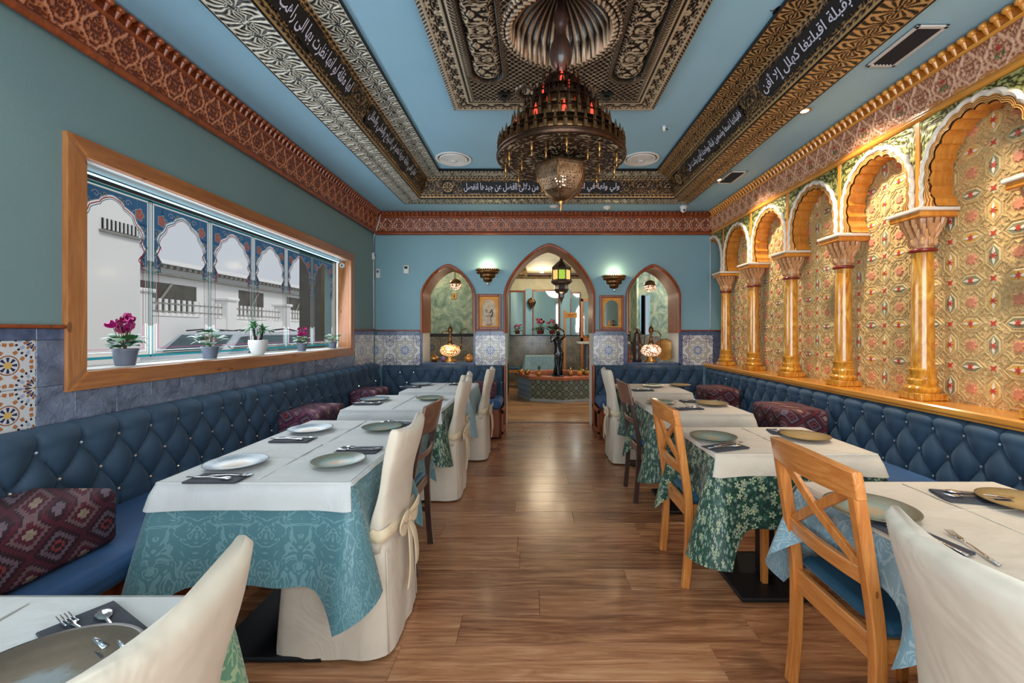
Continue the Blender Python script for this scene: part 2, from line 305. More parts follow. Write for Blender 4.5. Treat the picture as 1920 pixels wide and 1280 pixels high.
# ---------------------------------------------------------------- geometry helpers
def link(name,me,parent=None,loc=None,rz=0):
    o=bpy.data.objects.new(name,me); COL.objects.link(o)
    if parent is not None: o.parent=parent
    if loc is not None: o.location=loc
    if rz: o.rotation_euler=(0,0,rz)
    return o
def T(name,label,cat,loc=(0,0,0),rz=0,group=None):
    o=link(name,None,None,loc,rz); return tag(o,label,cat,group)
def tag(o,label,cat,group=None):
    o['label']=label; o['category']=cat
    if group: o['group']=group
    return o
def struct(o): o['kind']='structure'; return o
def stuff(o): o['kind']='stuff'; return o
def copytree(o,parent=None):
    c=o.copy(); COL.objects.link(c)
    if parent is not None: c.parent=parent
    for ch in list(o.children): copytree(ch,c)
    return c
def ml(ms): return [MT[x] if isinstance(x,str) else x for x in (ms if isinstance(ms,(list,tuple)) else [ms])]
class MB:
    def __init__(s): s.v=[]; s.f=[]; s.mi=[]; s.uv={}; s.k=0
    def mat(s,k): s.k=k; return s
    def face(s,idx,uv=None):
        s.f.append(tuple(idx)); s.mi.append(s.k)
        if uv is not None: s.uv[len(s.f)-1]=uv
    def add(s,vs): n=len(s.v); s.v+= [tuple(v) for v in vs]; return n
    def box(s,x0,x1,y0,y1,z0,z1,Mx=None):
        vs=[Vector((x,y,z)) for z in (z0,z1) for y in (y0,y1) for x in (x0,x1)]
        if Mx is not None: vs=[Mx@v for v in vs]
        n=s.add(vs)
        for q in ((0,2,3,1),(4,5,7,6),(0,1,5,4),(1,3,7,5),(3,2,6,7),(2,0,4,6)): s.face([n+i for i in q])
        return s
    def bbox(s,x0,x1,y0,y1,z0,z1,b=.004,Mx=None):
        # chamfered box
        c=((x0+x1)/2,(y0+y1)/2,(z0+z1)/2); h=((x1-x0)/2,(y1-y0)/2,(z1-z0)/2); b=min(b,min(h)*.9)
        idx={}; vs=[]
        for sx in (-1,1):
            for sy in (-1,1):
                for sz in (-1,1):
                    for ax in range(3):
                        p=[c[i]+(sx,sy,sz)[i]*(h[i]-(0 if i==ax else b)) for i in range(3)]
                        idx[(sx,sy,sz,ax)]=len(vs); vs.append(Vector(p))
        if Mx is not None: vs=[Mx@v for v in vs]
        n=s.add(vs); I=lambda *k:n+idx[k]
        for sg in (-1,1):
            q=[I(sg,-1,-1,0),I(sg,1,-1,0),I(sg,1,1,0),I(sg,-1,1,0)]; s.face(q if sg>0 else q[::-1])
            q=[I(-1,sg,-1,1),I(1,sg,-1,1),I(1,sg,1,1),I(-1,sg,1,1)]; s.face(q[::-1] if sg>0 else q)
            q=[I(-1,-1,sg,2),I(1,-1,sg,2),I(1,1,sg,2),I(-1,1,sg,2)]; s.face(q if sg>0 else q[::-1])
        for a in (-1,1):
            for c2 in (-1,1):
                q=[I(a,c2,-1,0),I(a,c2,1,0),I(a,c2,1,1),I(a,c2,-1,1)]; s.face(q if a*c2<0 else q[::-1])
                q=[I(a,-1,c2,0),I(a,1,c2,0),I(a,1,c2,2),I(a,-1,c2,2)]; s.face(q if a*c2>0 else q[::-1])
                q=[I(-1,a,c2,1),I(1,a,c2,1),I(1,a,c2,2),I(-1,a,c2,2)]; s.face(q if a*c2<0 else q[::-1])
        for sx in (-1,1):
            for sy in (-1,1):
                for sz in (-1,1):
                    q=[I(sx,sy,sz,0),I(sx,sy,sz,1),I(sx,sy,sz,2)]; s.face(q if sx*sy*sz>0 else q[::-1])
        return s
    def quad(s,a,b,c,d,uv=None): n=s.add([a,b,c,d]); s.face((n,n+1,n+2,n+3),uv); return s
    def rings(s,rs,closed=True,cap0=True,cap1=True):
        ns=[s.add(r) for r in rs]; L=len(rs[0])
        for a,b in zip(ns,ns[1:]):
            for i in range(L if closed else L-1):
                j=(i+1)%L; s.face((a+i,a+j,b+j,b+i))
        if cap0: s.face([ns[0]+i for i in range(L)][::-1])
        if cap1: s.face([ns[-1]+i for i in range(L)])
        return s
    def lathe(s,prof,c=(0,0,0),seg=24,Mx=None,a0=0):
        rs=[]
        for r,z in prof:
            ring=[Vector((c[0]+max(r,1e-4)*math.cos(a0+2*PI*i/seg),c[1]+max(r,1e-4)*math.sin(a0+2*PI*i/seg),c[2]+z)) for i in range(seg)]
            if Mx is not None: ring=[Mx@p for p in ring]
            rs.append(ring)
        return s.rings(rs)
    def sphere(s,c,r,seg=12,rows=8,sc=(1,1,1),Mx=None):
        rs=[]
        for k in range(rows+1):
            t=-PI/2+PI*k/rows; rr=max(math.cos(t),1e-3)*r
            ring=[Vector((c[0]+rr*math.cos(2*PI*i/seg)*sc[0],c[1]+rr*math.sin(2*PI*i/seg)*sc[1],c[2]+r*math.sin(t)*sc[2])) for i in range(seg)]
            if Mx is not None: ring=[Mx@p for p in ring]
            rs.append(ring)
        return s.rings(rs)
    def tube(s,pts,rad,seg=8,flat=None,up=(0,0,1),rect=False):
        pts=[Vector(p) for p in pts]; rs=[]
        for i,p in enumerate(pts):
            d=(pts[min(i+1,len(pts)-1)]-pts[max(i-1,0)]).normalized(); u=Vector(up)
            a=d.cross(u)
            if a.length<1e-3: a=d.cross(Vector((1,0,0)))
            a.normalize(); b=a.cross(d).normalized()
            r=rad[i] if isinstance(rad,(list,tuple)) else rad
            if rect: # r=(half a, half b)
                ha,hb=r if isinstance(r,tuple) else (r,r)
                c=.22*min(ha,hb)
                q=[(ha,hb-c),(ha-c,hb),(-ha+c,hb),(-ha,hb-c),(-ha,-hb+c),(-ha+c,-hb),(ha-c,-hb),(ha,-hb+c)]
                rs.append([p+a*x+b*y for x,y in q])
            else:
                fl=flat or 1
                rs.append([p+a*math.cos(2*PI*k/seg)*r+b*math.sin(2*PI*k/seg)*r*fl for k in range(seg)])
        return s.rings(rs)
    def build(s,name,mats,parent=None,smooth=False,loc=None,rz=0):
        me=bpy.data.meshes.new(name); me.from_pydata([tuple(v) for v in s.v],[],s.f)
        for mm in ml(mats): me.materials.append(mm)
        me.polygons.foreach_set('material_index',s.mi)
        if smooth is True: me.polygons.foreach_set('use_smooth',[True]*len(s.f))
        if s.uv:
            uvl=me.uv_layers.new(name='UVMap')
            for pi,uv in s.uv.items():
                for li,q in zip(me.polygons[pi].loop_indices,uv): uvl.data[li].uv=q
        me.update()
        if smooth and smooth is not True: me.polygons.foreach_set('use_smooth',[True]*len(s.f)); me.set_sharp_from_angle(angle=R(smooth))
        return link(name,me,parent,loc,rz)
def grid(name,P,mats,parent=None,uv=None,h=None,smooth=True,extra=None,loc=None,flip=False):
    ny,nx=P.shape[:2]; me=bpy.data.meshes.new(name); me.vertices.add(ny*nx); me.vertices.foreach_set('co',P.reshape(-1).astype(np.float32))
    i=np.arange(ny*nx).reshape(ny,nx); q=np.stack([i[:-1,:-1],i[:-1,1:],i[1:,1:],i[1:,:-1]],-1).reshape(-1,4)
    if flip: q=q[:,::-1].copy()
    n=len(q); me.loops.add(n*4); me.loops.foreach_set('vertex_index',q.reshape(-1).astype(np.int32)); me.polygons.add(n)
    me.polygons.foreach_set('loop_start',(np.arange(n)*4).astype(np.int32))
    if smooth: me.polygons.foreach_set('use_smooth',np.ones(n,bool))
    if uv is not None:
        l=me.uv_layers.new(name='UVMap'); l.data.foreach_set('uv',uv.reshape(-1,2)[q.reshape(-1)].reshape(-1).astype(np.float32))
    if h is not None:
        a=me.attributes.new('h','FLOAT','POINT'); a.data.foreach_set('value',h.reshape(-1).astype(np.float32))
    if extra is not None:
        a=me.attributes.new('q','FLOAT','POINT'); a.data.foreach_set('value',extra.reshape(-1).astype(np.float32))
    for mm in ml(mats): me.materials.append(mm)
    me.update(calc_edges=True); me.validate(); return link(name,me,parent,loc)
# numpy value noise and carved ornament height fields (0..1)
_rs=np.random.RandomState(3); _T=_rs.rand(64,64)
def vn(x,y):
    xi=np.floor(x).astype(int); yi=np.floor(y).astype(int); fx=x-xi; fy=y-yi; fx=fx*fx*(3-2*fx); fy=fy*fy*(3-2*fy)
    g=lambda a,b:_T[a%64,b%64]
    return (g(xi,yi)*(1-fx)+g(xi+1,yi)*fx)*(1-fy)+(g(xi,yi+1)*(1-fx)+g(xi+1,yi+1)*fx)*fy
def orn_scroll(u,v,P,f=22,k=2.2,off=0):
    a=np.abs(((u/P)%1)-.5)*P; n=vn(a*f+off,v*f+off*1.7)*.7+vn(a*f*2+9,v*f*2+4)*.3
    return .5+.5*np.cos(2*PI*n*k*2)
def orn_star(u,v,P,n=10,c=0.0):
    a=((u/P)%1-.5)*P; b=v-c; r=np.sqrt(a*a+b*b)/(P/2); t=np.arctan2(b,a)
    h=.5+.5*np.cos(t*n+np.sin(r*7)*1.2); h=h*np.clip(r*5,0,1); rim=np.exp(-((r-1.0)/.09)**2); 
    a2=((u/P+.5)%1-.5)*P; r2=np.sqrt(a2*a2+b*b)/(P/2); t2=np.arctan2(b,a2); h2=.5+.5*np.cos(t2*n+r2*3)
    w=np.clip((r-r2)*4+.5,0,1); return np.clip(h*(1-w)+h2*w,0,1)
def orn_rope(u,v,s=.02): return .5+.5*np.cos(2*PI*(u+v)/s)
def smooth01(x): x=np.clip(x,0,1); return x*x*(3-2*x)
def strip(name,A,B,inA,inB,ndir,res,hf,amp,mat,parent,uo=0,extra=None,vres=None,profile=None):
    """relief strip: edge A0->A1 (v=0) and B0->B1 (v=1), normal ndir, ornament hf(u metres, v metres)"""
    A0,A1,B0,B1=[np.array(x,float) for x in (A[0],A[1],B[0],B[1])]
    ud=(A1-A0)/np.linalg.norm(A1-A0); W=np.linalg.norm((B0-A0)-np.dot(B0-A0,ud)*ud); L=max(np.linalg.norm(A1-A0),np.linalg.norm(B1-B0))
    nu=int(L/res)+2; nv=int(W/(vres or res))+2
    t=np.linspace(0,1,nu)[None,:,None]; s=np.linspace(0,1,nv)[:,None,None]
    P=(A0*(1-t)+A1*t)*(1-s)+(B0*(1-t)+B1*t)*s
    u=(P-A0)@ud+uo; v=np.repeat(np.linspace(0,W,nv)[:,None],nu,1)
    h=hf(u,v,W); pr=profile(v/W) if profile is not None else 0
    P=P+np.array(ndir,float)*((h*amp+pr)[...,None])
    return grid(name,P,mat,parent,h=h,extra=extra(u,v,W) if extra else None)
def clothmesh(name,X0,X1,Y0,Y1,z,drops,mat,parent=None,seed=0,rc=.012,corner=.06,wave=.012,nseg=26,nring=12,flare=.05,th=.004,res=.03,cdrop=.25,uvo=0,floor=None,match=None):
    """drops=(-x,+x,-y,+y) skirt lengths; top grid plus skirts, one mesh"""
    r_=random.Random(seed); ph=[r_.uniform(0,6.28) for _ in range(8)]
    per=[]  # (base pos, normal, drop, cornerness, perimeter length)
    def side(p0,p1,n,d,cnt):
        for i in range(cnt):
            t=i/(cnt-1); yield (p0[0]+(p1[0]-p0[0])*t,p0[1]+(p1[1]-p0[1])*t),n,d,max(0,1-min(t,1-t)*L(p0,p1)/.16)
    L=lambda a,b:math.hypot(a[0]-b[0],a[1]-b[1])
    a,b,c,d=(X0+rc,X1-rc,Y0+rc,Y1-rc)
    sides=[((a,Y0),(b,Y0),(0,-1),drops[2]),((X1,c),(X1,d),(1,0),drops[1]),((b,Y1),(a,Y1),(0,1),drops[3]),((X0,d),(X0,c),(-1,0),drops[0])]
    pts=[]
    for k,(p0,p1,n,dr) in enumerate(sides):
        cnt=max(6,int(L(p0,p1)/.025)); 
        for q in side(p0,p1,n,dr,cnt): pts.append(q)
        n2=sides[(k+1)%4][2]; d2=sides[(k+1)%4][3]; cc=(b if (n[0]+n2[0])>0 else a, d if (n[1]+n2[1])>0 else c)
        for i in range(1,8):
            t=i/8; ang=math.atan2(n[1],n[0])+t*PI/2; nn=(math.cos(ang),math.sin(ang))
            pts.append(((cc[0]+nn[0]*rc,cc[1]+nn[1]*rc),nn,(dr*(1-t)+d2*t) if corner>0 else (max(dr,d2) if (t<.5)==(dr>d2) else min(dr,d2)),1.0))
    Lc=0; rows=[[] for _ in range(nring+3)]; uvr=[[] for _ in range(nring+3)]; prev=None
    mm=min([x for x in drops])
    for (p,n,dr,cn) in pts:
        if prev: Lc+=math.hypot(p[0]-prev[0],p[1]-prev[1])
        prev=p
        cf=cn**2.2
        big=dr>.1
        D=dr*(1+cdrop*cf) if big else dr
        rows[0].append((p[0]-n[0]*.004,p[1]-n[1]*.004,z+th)); rows[1].append((p[0]+n[0]*.003,p[1]+n[1]*.003,z+th*.4)); 
        for q in (0,1): uvr[q].append((p[0]+uvo,p[1]))
        for k in range(nring+1):
            s=k/nring; dd=D*s
            w=wave*(math.sin(Lc*17+ph[0])*.6+math.sin(Lc*31+ph[1])*.4)*s**1.2 if big else .0015*math.sin(Lc*40+ph[2])*s
            out=.004+(flare*dr*s+corner*cf*s**.8*min(1,D/.25) if big else .004*s)+w
            if match and dr>.02:
                md_,mc,mf,mcd,mph,mw=match; du=md_[{(0,-1):2,(1,0):1,(0,1):3,(-1,0):0}.get((round(n[0]),round(n[1])),2)] if abs(n[0]*n[1])<.01 else max(md_)
                if du>.1:
                    Du=du*(1+mcd*cf); su=dd/Du; wv=mw*(math.sin(Lc*17+mph[0])*.6+math.sin(Lc*31+mph[1])*.4)*su**1.2
                    out=.010*min(1,s*3)+mf*du*su+mc*cf*su**.8*min(1,Du/.25)+wv
            zz=z-dd-.004
            if floor is not None: zz=max(zz,floor)
            rows[k+2].append((p[0]+n[0]*out,p[1]+n[1]*out,zz)); uvr[k+2].append((p[0]+n[0]*dd+uvo,p[1]+n[1]*dd))
    mb=MB(); ns=[mb.add(r) for r in rows]; n=len(rows[0])
    for k in range(len(rows)-1):
        for i in range(n):
            j=(i+1)%n; mb.face((ns[k]+i,ns[k+1]+i,ns[k+1]+j,ns[k]+j),[uvr[k][i],uvr[k+1][i],uvr[k+1][j],uvr[k][j]])
    # top: grid slightly wrinkled
    nx=max(3,int((X1-X0)/res)); ny=max(3,int((Y1-Y0)/res)); tv=[];
    for j in range(ny+1):
        for i in range(nx+1):
            x=X0+.006+(X1-X0-.012)*i/nx; y=Y0+.006+(Y1-Y0-.012)*j/ny
            wz=.0018*(math.sin(x*23+ph[3]+y*9)*math.sin(y*31+ph[4]-x*7))
            e=min(i,nx-i,j,ny-j)
            tv.append((x,y,z+th+(wz if e>0 else 0)))
    t0=mb.add(tv)
    for j in range(ny):
        for i in range(nx):
            q=[t0+j*(nx+1)+i,t0+j*(nx+1)+i+1,t0+(j+1)*(nx+1)+i+1,t0+(j+1)*(nx+1)+i]
            mb.face(q,[(mb.v[k][0]+uvo,mb.v[k][1]) for k in q])
    return mb.build(name,mat,parent,True)
XL,XR,YB,ZC=-2.106,2.50,5.82,2.88
YF=-1.25; YB2=6.24; XF=2.36   # arcade front plane
# ================================================================= SETTING
def slab(name,x0,x1,y0,y1,z0,z1,mat,parent=None): return MB().box(x0,x1,y0,y1,z0,z1).build(name,mat,parent)
fl=struct(slab('floor',-2.5,2.9,YF-.2,YB2,-.12,-.014,'slot_dark'))
pr=random.Random(5); PW=.192; y=YF; ri=0
plank_me={}
def plankmesh(L):
    k=round(L,2)
    if k not in plank_me:
        o=MB().bbox(0,k-.0012,0,PW-.0012,-.014,0,.0012).build('plank','plank',fl); plank_me[k]=o.data; return o
    return link('plank',plank_me[k],fl)
while y<YB2-.01:
    x=-2.1-pr.uniform(.05,1.25)
    while x<2.5:
        a=max(x,-2.1); b=min(x+1.28,2.5)
        if b-a>.05: plankmesh(b-a).location=(a,y,pr.uniform(-.0004,.0004))
        x+=1.28
    y+=PW; ri+=1
fb=struct(slab('floor_back_room',-3.2,4.6,YB2+.06,11.8,-.12,-.002,'strip_floor'))
MB().bbox(-.42,.86,YB2-.01,YB2+.07,-.01,.012,.004).build('threshold_strip','walnut',fb)
# ---- walls
wl=MB(); wy0,wy1,wz0,wz1=1.99,5.04,1.075,2.155
for a,b,c,d in ((YF,wy0,0,3.3),(wy1,YB2,0,3.3),(wy0,wy1,0,wz0),(wy0,wy1,wz1,3.3)): wl.box(XL-.30,XL,a,b,c,d)
wall_left=struct(wl.build('wall_left','wall_teal'))
wall_right=struct(slab('wall_right',XR,XR+.2,YF,YB2,0,3.3,'panel_tan'))
wf=MB()
for a,b,c,d in ((-2.4,-1.75,0,3.3),(2.05,2.7,0,3.3),(-1.75,2.05,0,.45),(-1.75,2.05,2.62,3.3)): wf.box(a,b,YF-.2,YF,c,d)
wall_front=struct(wf.build('wall_front','wall_teal'))
w1=MB()
for x in (-1.75,-.5,.77,2.01): w1.bbox(x,x+.05,YF-.12,YF-.06,.45,2.62)
w1.bbox(-1.75,2.05,YF-.12,YF-.06,.45,.5).bbox(-1.75,2.05,YF-.12,YF-.06,2.57,2.62)
win2=struct(w1.build('window_2','dark_wood'))
# back wall with three pointed openings
PE=2/1.5
def archpt(t,a,H): # t 0..PI
    c,s=math.cos(t),math.sin(t); return math.copysign(abs(c)**PE,c)*a,abs(s)**PE*H
OPN=[(-1.135,.340,1.80,.37,.88),(.213,.583,1.80,.645,0),(1.594,.339,1.80,.37,.88)]   # centre x, half width, spring z, rise, sill z
bw=MB(); 
def wallface(y,flip):
    def q(a,b,c,d): bw.quad(*((a,b,c,d) if not flip else (d,c,b,a)))
    xs=[XL-.3]
    for (cx,a,zs,H,z0) in OPN:
        q((xs[-1],y,0),(cx-a,y,0),(cx-a,y,3.3),(xs[-1],y,3.3)); N=48
        P=[archpt(PI-PI*i/N,a,H) for i in range(N+1)]
        for (x0,h0),(x1,h1) in zip(P,P[1:]): q((cx+x0,y,zs+h0),(cx+x1,y,zs+h1),(cx+x1,y,3.3),(cx+x0,y,3.3))
        if z0>0: q((cx-a,y,0),(cx+a,y,0),(cx+a,y,z0),(cx-a,y,z0))
        xs.append(cx+a)
    q((xs[-1],y,0),(XR+.2,y,0),(XR+.2,y,3.3),(xs[-1],y,3.3))
wallface(YB,False); wallface(YB2,True)
bw.mat(1)
for (cx,a,zs,H,z0) in OPN:
    for s in (-1,1):
        x=cx+s*a; c=[(x,YB,z0),(x,YB,zs),(x,YB2,zs),(x,YB2,z0)]; bw.quad(*(c if s<0 else c[::-1]))
    N=48; P=[archpt(PI*i/N,a,H) for i in range(N+1)]
    for (x0,h0),(x1,h1) in zip(P,P[1:]): bw.quad((cx+x0,YB,zs+h0),(cx+x0,YB2,zs+h0),(cx+x1,YB2,zs+h1),(cx+x1,YB,zs+h1))
    if z0>0: bw.quad((cx-a,YB,z0),(cx+a,YB,z0),(cx+a,YB2,z0),(cx-a,YB2,z0))
wall_back=struct(bw.build('wall_back',['wall_back_teal','white_paint']))
# wood casings and linings of the three arches
def casing(cx,a,zs,H,label,zb):
    t=T('arch_casing',label,'arch',(cx,YB,zb))
    def curve(off,y,n=40):
        L=[(-(a+off),y,0)]+[]
        for i in range(n+1):
            x,h=archpt(PI-PI*i/n,a+off,H+off*1.15); L.append((x,y,zs-zb+h))
        L.append((a+off,y,0)); return L
    f=MB(); A=[curve(-.012,-.0),curve(-.012,-.022),curve(.0,-.032),curve(.022,-.028),curve(.028,-.012),curve(.028,0)]
    f.rings(list(map(list,A)),closed=False,cap0=False,cap1=False); f.build('casing','red_wood',t,50)
    g=MB(); g.rings([curve(-.012,0),curve(-.012,YB2-YB+.004),curve(.02,YB2-YB+.004)],closed=False,cap0=False,cap1=False); g.build('lining','lining_wood',t,50)
    return t
casing(*OPN[0][:4],'red-brown wooden pointed arch around the left opening with the glowing ewer lamp',1.285)
casing(*OPN[1][:4],'tall red-brown wooden pointed arch of the central doorway to the fountain room',1.285)
casing(*OPN[2][:4],'red-brown wooden pointed arch around the right opening above the blue bench',1.285)
# ---- ceiling
TX0,TX1,TY0,TY1=-1.205,1.525,.02,4.985; ZT=3.08; ZO=ZC
cb=MB()
TX0,TX1,TY0,TY1=-1.325,1.645,-.10,5.10
for a,b,c,d in ((-2.5,TX0,YF-.2,YB2),(TX1,2.8,YF-.2,YB2),(TX0,TX1,YF-.2,TY0),(TX0,TX1,TY1,YB2)): cb.box(a,b,c,d,ZO,ZO+.5)
for a,b,c,d in ((TX0,-.4,TY0,TY1),(.72,TX1,TY0,TY1),(-.4,.72,TY0,1.9),(-.4,.72,3.1,TY1)): cb.box(a,b,c,d,ZT,ZT+.3)
cb.box(-.4,.72,1.9,3.1,ZT+.28,ZT+.3)
ceiling=struct(cb.build('ceiling','ceil_blue'))
# ---- tiles
def tilemesh(name,w,h,mat,q=None,d=.008):
    b=MB(); b.bbox(.0008,w-.0008,-d,0,.0008,h-.0008,.0015); me=b
    o=me.build(name,mat); 
    if q is not None:
        uvl=o.data.uv_layers.new(name='UVMap')
        for l in o.data.loops:
            v=o.data.vertices[l.vertex_index].co; uvl.data[l.index].uv=(q[0]+v.x/.2*1.0,q[1]+v.z/.2*1.0)
    md=o.data; bpy.data.objects.remove(o); return md
TM={}
def tile(parent,wall,s,z,w,h,mat,q=None,name='tile',yoff=None):
    key=(round(w,3),round(h,3),mat,q)
    if key not in TM: TM[key]=tilemesh(name,w,h,mat,q)
    if wall=='back': loc,rz=(s,YB-.001,z),0
    elif wall=='left': loc,rz=(XL+.001,s,z),PI/2
    elif wall=='jamb': loc,rz=yoff
    o=link(name,TM[key],parent,loc,rz); return o
def motif(parent,wall,s,z,mat,half=False,skip=None):
    for qx in (0,1):
        if half and qx==0: continue
        for qz in (0,1): tile(parent,wall,s+(qx-(1 if half else 0))*.2,z+qz*.2,.2,.2,mat,(qx-1,qz-1))
Z0=.865; ZB=1.265
# left wall
for s in (1.045,1.445): motif(wall_left,'left',s,Z0,'tile_zellige')
ds=[1.845,2.0]+[2.0+.2*i for i in range(1,16)]+[5.15]
for i in range(len(ds)-1):
    a,b=ds[i],ds[i+1]
    tile(wall_left,'left',a,Z0,b-a,.2,'tile_dark')
tile(wall_left,'left',1.845,Z0+.2,.125,.2,'tile_dark'); tile(wall_left,'left',5.08,Z0+.2,.07,.2,'tile_dark')
motif(wall_left,'left',5.15,Z0,'tile_star'); tile(wall_left,'left',5.55,Z0,.2,.2,'tile_star',(-1,-1)); tile(wall_left,'left',5.55,Z0+.2,.2,.2,'tile_star',(-1,0))
for a,b in ((-.555,-.155),(-.155,.245),(.245,.645),(.645,1.045)): 
    for zz in (Z0,Z0+.2): tile(wall_left,'left',a,zz,.2,.2,'tile_dark'); tile(wall_left,'left',a+.2,zz,.2,.2,'tile_dark')
for k in range(12): 
    s=-.555+.2*k
    tile(wall_left,'left',s,ZB,.2 if s+.2<1.86 else 1.96-s,.05,'tile_border')
tile(wall_left,'left',1.845,ZB,.115,.05,'tile_border')
for s,w in ((5.09,.06),(5.15,.2),(5.35,.2),(5.55,.2)): tile(wall_left,'left',s,ZB,w,.05,'tile_border')
for a,b in ((-.6,1.955),(5.09,YB)): MB().bbox(XL,XL+.022,a,b,ZB+.05,ZB+.066).build('rail','red_wood',wall_left)
# back wall tiles
motif(wall_back,'back',-2.106,Z0-.01,'tile_star',True)
for cx in (-1.906,): motif(wall_back,'back',cx,Z0-.01,'tile_star')
motif(wall_back,'back',-.772,Z0-.01,'tile_star'); motif(wall_back,'back',.80,Z0-.01,'tile_star'); motif(wall_back,'back',1.985,Z0-.01,'tile_star')
for s,w in ((-1.506,.035),(-.797,.025),(1.20,.055),(1.93,.055),(2.385,.115)):
    for zz in (Z0-.01,Z0+.19): tile(wall_back,'back',s,zz,w,.2,'tile_border')
for s,w in ((-2.1,.19),(-1.906,.2),(-1.706,.2),(-1.506,.035),(-.797,.025),(-.772,.2),(-.572,.2),(.80,.2),(1.0,.2),(1.2,.055),(1.93,.055),(1.985,.2),(2.185,.2),(2.385,.115)):
    tile(wall_back,'back',s,ZB-.01,w,.055,'tile_border')
for a,b in ((-2.1,-1.47),(-.795,-.368),(.798,1.257),(1.93,XR)): MB().bbox(a,b,YB-.022,YB,ZB+.046,ZB+.062).build('rail','red_wood',wall_back)
for cx,a,zs,H,z0 in (OPN[0],OPN[2]):
    k=0; x=cx-a-.03
    while x<cx+a+.02:
        w=min(.2,cx+a+.03-x); tile(wall_back,'back',x,Z0-.035,w,.05,'tile_border'); x+=w
    # sill and jamb tiles inside the opening
    MB().bbox(cx-a+.001,cx+a-.001,YB-.012,YB2,.868,.892,.003).build('sill','tile_border',wall_back)
# doorway jamb skirting in wood
for x0,x1 in ((-.40,-.366),(.794,.83)): MB().bbox(x0,x1,YB-.03,YB-.002,0,.855).build('jamb_post','red_wood',wall_back)
# ---- cornice on three walls
PROF=[(.028,2.585),(.040,2.580),(.052,2.588),(.058,2.602),(.052,2.618),(.036,2.628)]
PROF2=[(.075,2.795),(.085,2.80),(.088,2.812),(.075,2.822),(.070,2.83)]
def cornice(name,wall,mat_w,mat_c,s0,s1,flowers):
    # position along wall s, distance d from wall
    def P(s,d,z):
        if wall=='left': return (XL+d,s,z)
        if wall=='right': return (2.40-d,s,z)
        return (s,YB-d,z)
    # mitred ends: s shortened by d at corners (left/right run to back wall; back runs between)
    def ends(d):
        if wall=='back': return XL+d,2.40-d
        return s0,YB-d
    t=MB(); 
    for pf in (PROF,PROF2):
        r=[]
        for d,z in pf: a,b=ends(d); r.append([P(a,d,z),P(b,d,z)])
        t.rings(r,closed=False,cap0=False,cap1=False)
    a,b=ends(.11); t.rings([[P(*(ends(.07)[0],.07,2.83)),P(ends(.07)[1],.07,2.83)],[P(ends(.07)[0],.07,2.88),P(ends(.07)[1],.07,2.88)]],closed=False,cap0=False,cap1=False)
    o=struct(t.build(name,mat_w,None,60))
    d0,d1=.030,.076; A=[P(ends(d0)[0],d0,2.622),P(ends(d0)[1],d0,2.622)]; B=[P(ends(d1)[0],d1,2.798),P(ends(d1)[1],d1,2.798)]
    def hf(u,v,W):
        e=np.clip(np.minimum(v,W-v)/.012,0,1)
        a=((u/.15)%1-.5)*.15; r=np.sqrt(a*a+(v-W*.5)**2)
        lob=np.exp(-((np.abs(a)-(.035+.025*np.cos(v/W*2*PI*1.0)))/.006)**2)
        return np.clip((orn_scroll(u,v,.15,46,1.5)*.75+lob)*e+.1*flowers,0,1)
    ex=None
    if flowers:
        def ex(u,v,W):
            a=((u/.30)%1-.5)*.30; b=v-W*.5; r=np.sqrt((a*1.2)**2+(b-.018)**2); r2=np.sqrt(((np.abs(a)-.016)*1.2)**2+(b+.018)**2)
            return np.where(r<.016,1.0,np.where(r2<.013,.5,0.0))
    nd={'left':(1,0,0),'right':(-1,0,0),'back':(0,-1,0)}[wall]
    strip('carved_face',A,B,0,0,nd,.0065,hf,.009,mat_c,o,extra=ex)
    # corbel beads along the top
    bm=MB(); bm.sphere((0,0,0),.019,8,5,(1,1,.9)); bm.box(-.012,.012,-.002,.045,-.004,.018)
    bm.tube([(0,.01,-.01),(0,.028,-.045)],[.012,.006],6)
    me=bm.build('bead',mat_w,o,40); bd=me.data
    s=1.5 if wall!='back' else XL+.14; e=YB-.14 if wall!='back' else 2.40-.14; first=True
    while s<e:
        q=me if first else link('bead',bd,o); first=False
        x,y,z=P(s,.112,2.855); q.location=(x,y,z); q.rotation_euler=(0,0,{'back':0,'left':PI/2,'right':-PI/2}[wall]); s+=.056
    return o
cornice('trim_1','left','red_wood','cornice_wood',YF,0,False); cornice('trim_2','back','red_wood','cornice_wood',0,0,False); cornice('trim_3','right','honey_y','cornice_tan',YF,0,True)
# ================================================================= ceiling frame (carved gilt bands with lettering)
FORMS={'ا':'FE8D FE8E - -','أ':'FE83 FE84 - -','إ':'FE87 FE88 - -','ب':'FE8F FE90 FE91 FE92','ت':'FE95 FE96 FE97 FE98','ة':'FE93 FE94 - -','ج':'FE9D FE9E FE9F FEA0','ح':'FEA1 FEA2 FEA3 FEA4','د':'FEA9 FEAA - -','ر':'FEAD FEAE - -','س':'FEB1 FEB2 FEB3 FEB4','ص':'FEB9 FEBA FEBB FEBC','ض':'FEBD FEBE FEBF FEC0','ط':'FEC1 FEC2 FEC3 FEC4','ظ':'FEC5 FEC6 FEC7 FEC8','ع':'FEC9 FECA FECB FECC','غ':'FECD FECE FECF FED0','ف':'FED1 FED2 FED3 FED4','ق':'FED5 FED6 FED7 FED8','ك':'FED9 FEDA FEDB FEDC','ل':'FEDD FEDE FEDF FEE0','م':'FEE1 FEE2 FEE3 FEE4','ن':'FEE5 FEE6 FEE7 FEE8','ه':'FEE9 FEEA FEEB FEEC','و':'FEED FEEE - -','ى':'FEEF FEF0 - -','ي':'FEF1 FEF2 FEF3 FEF4','ئ':'FE89 FE8A FE8B FE8C'}
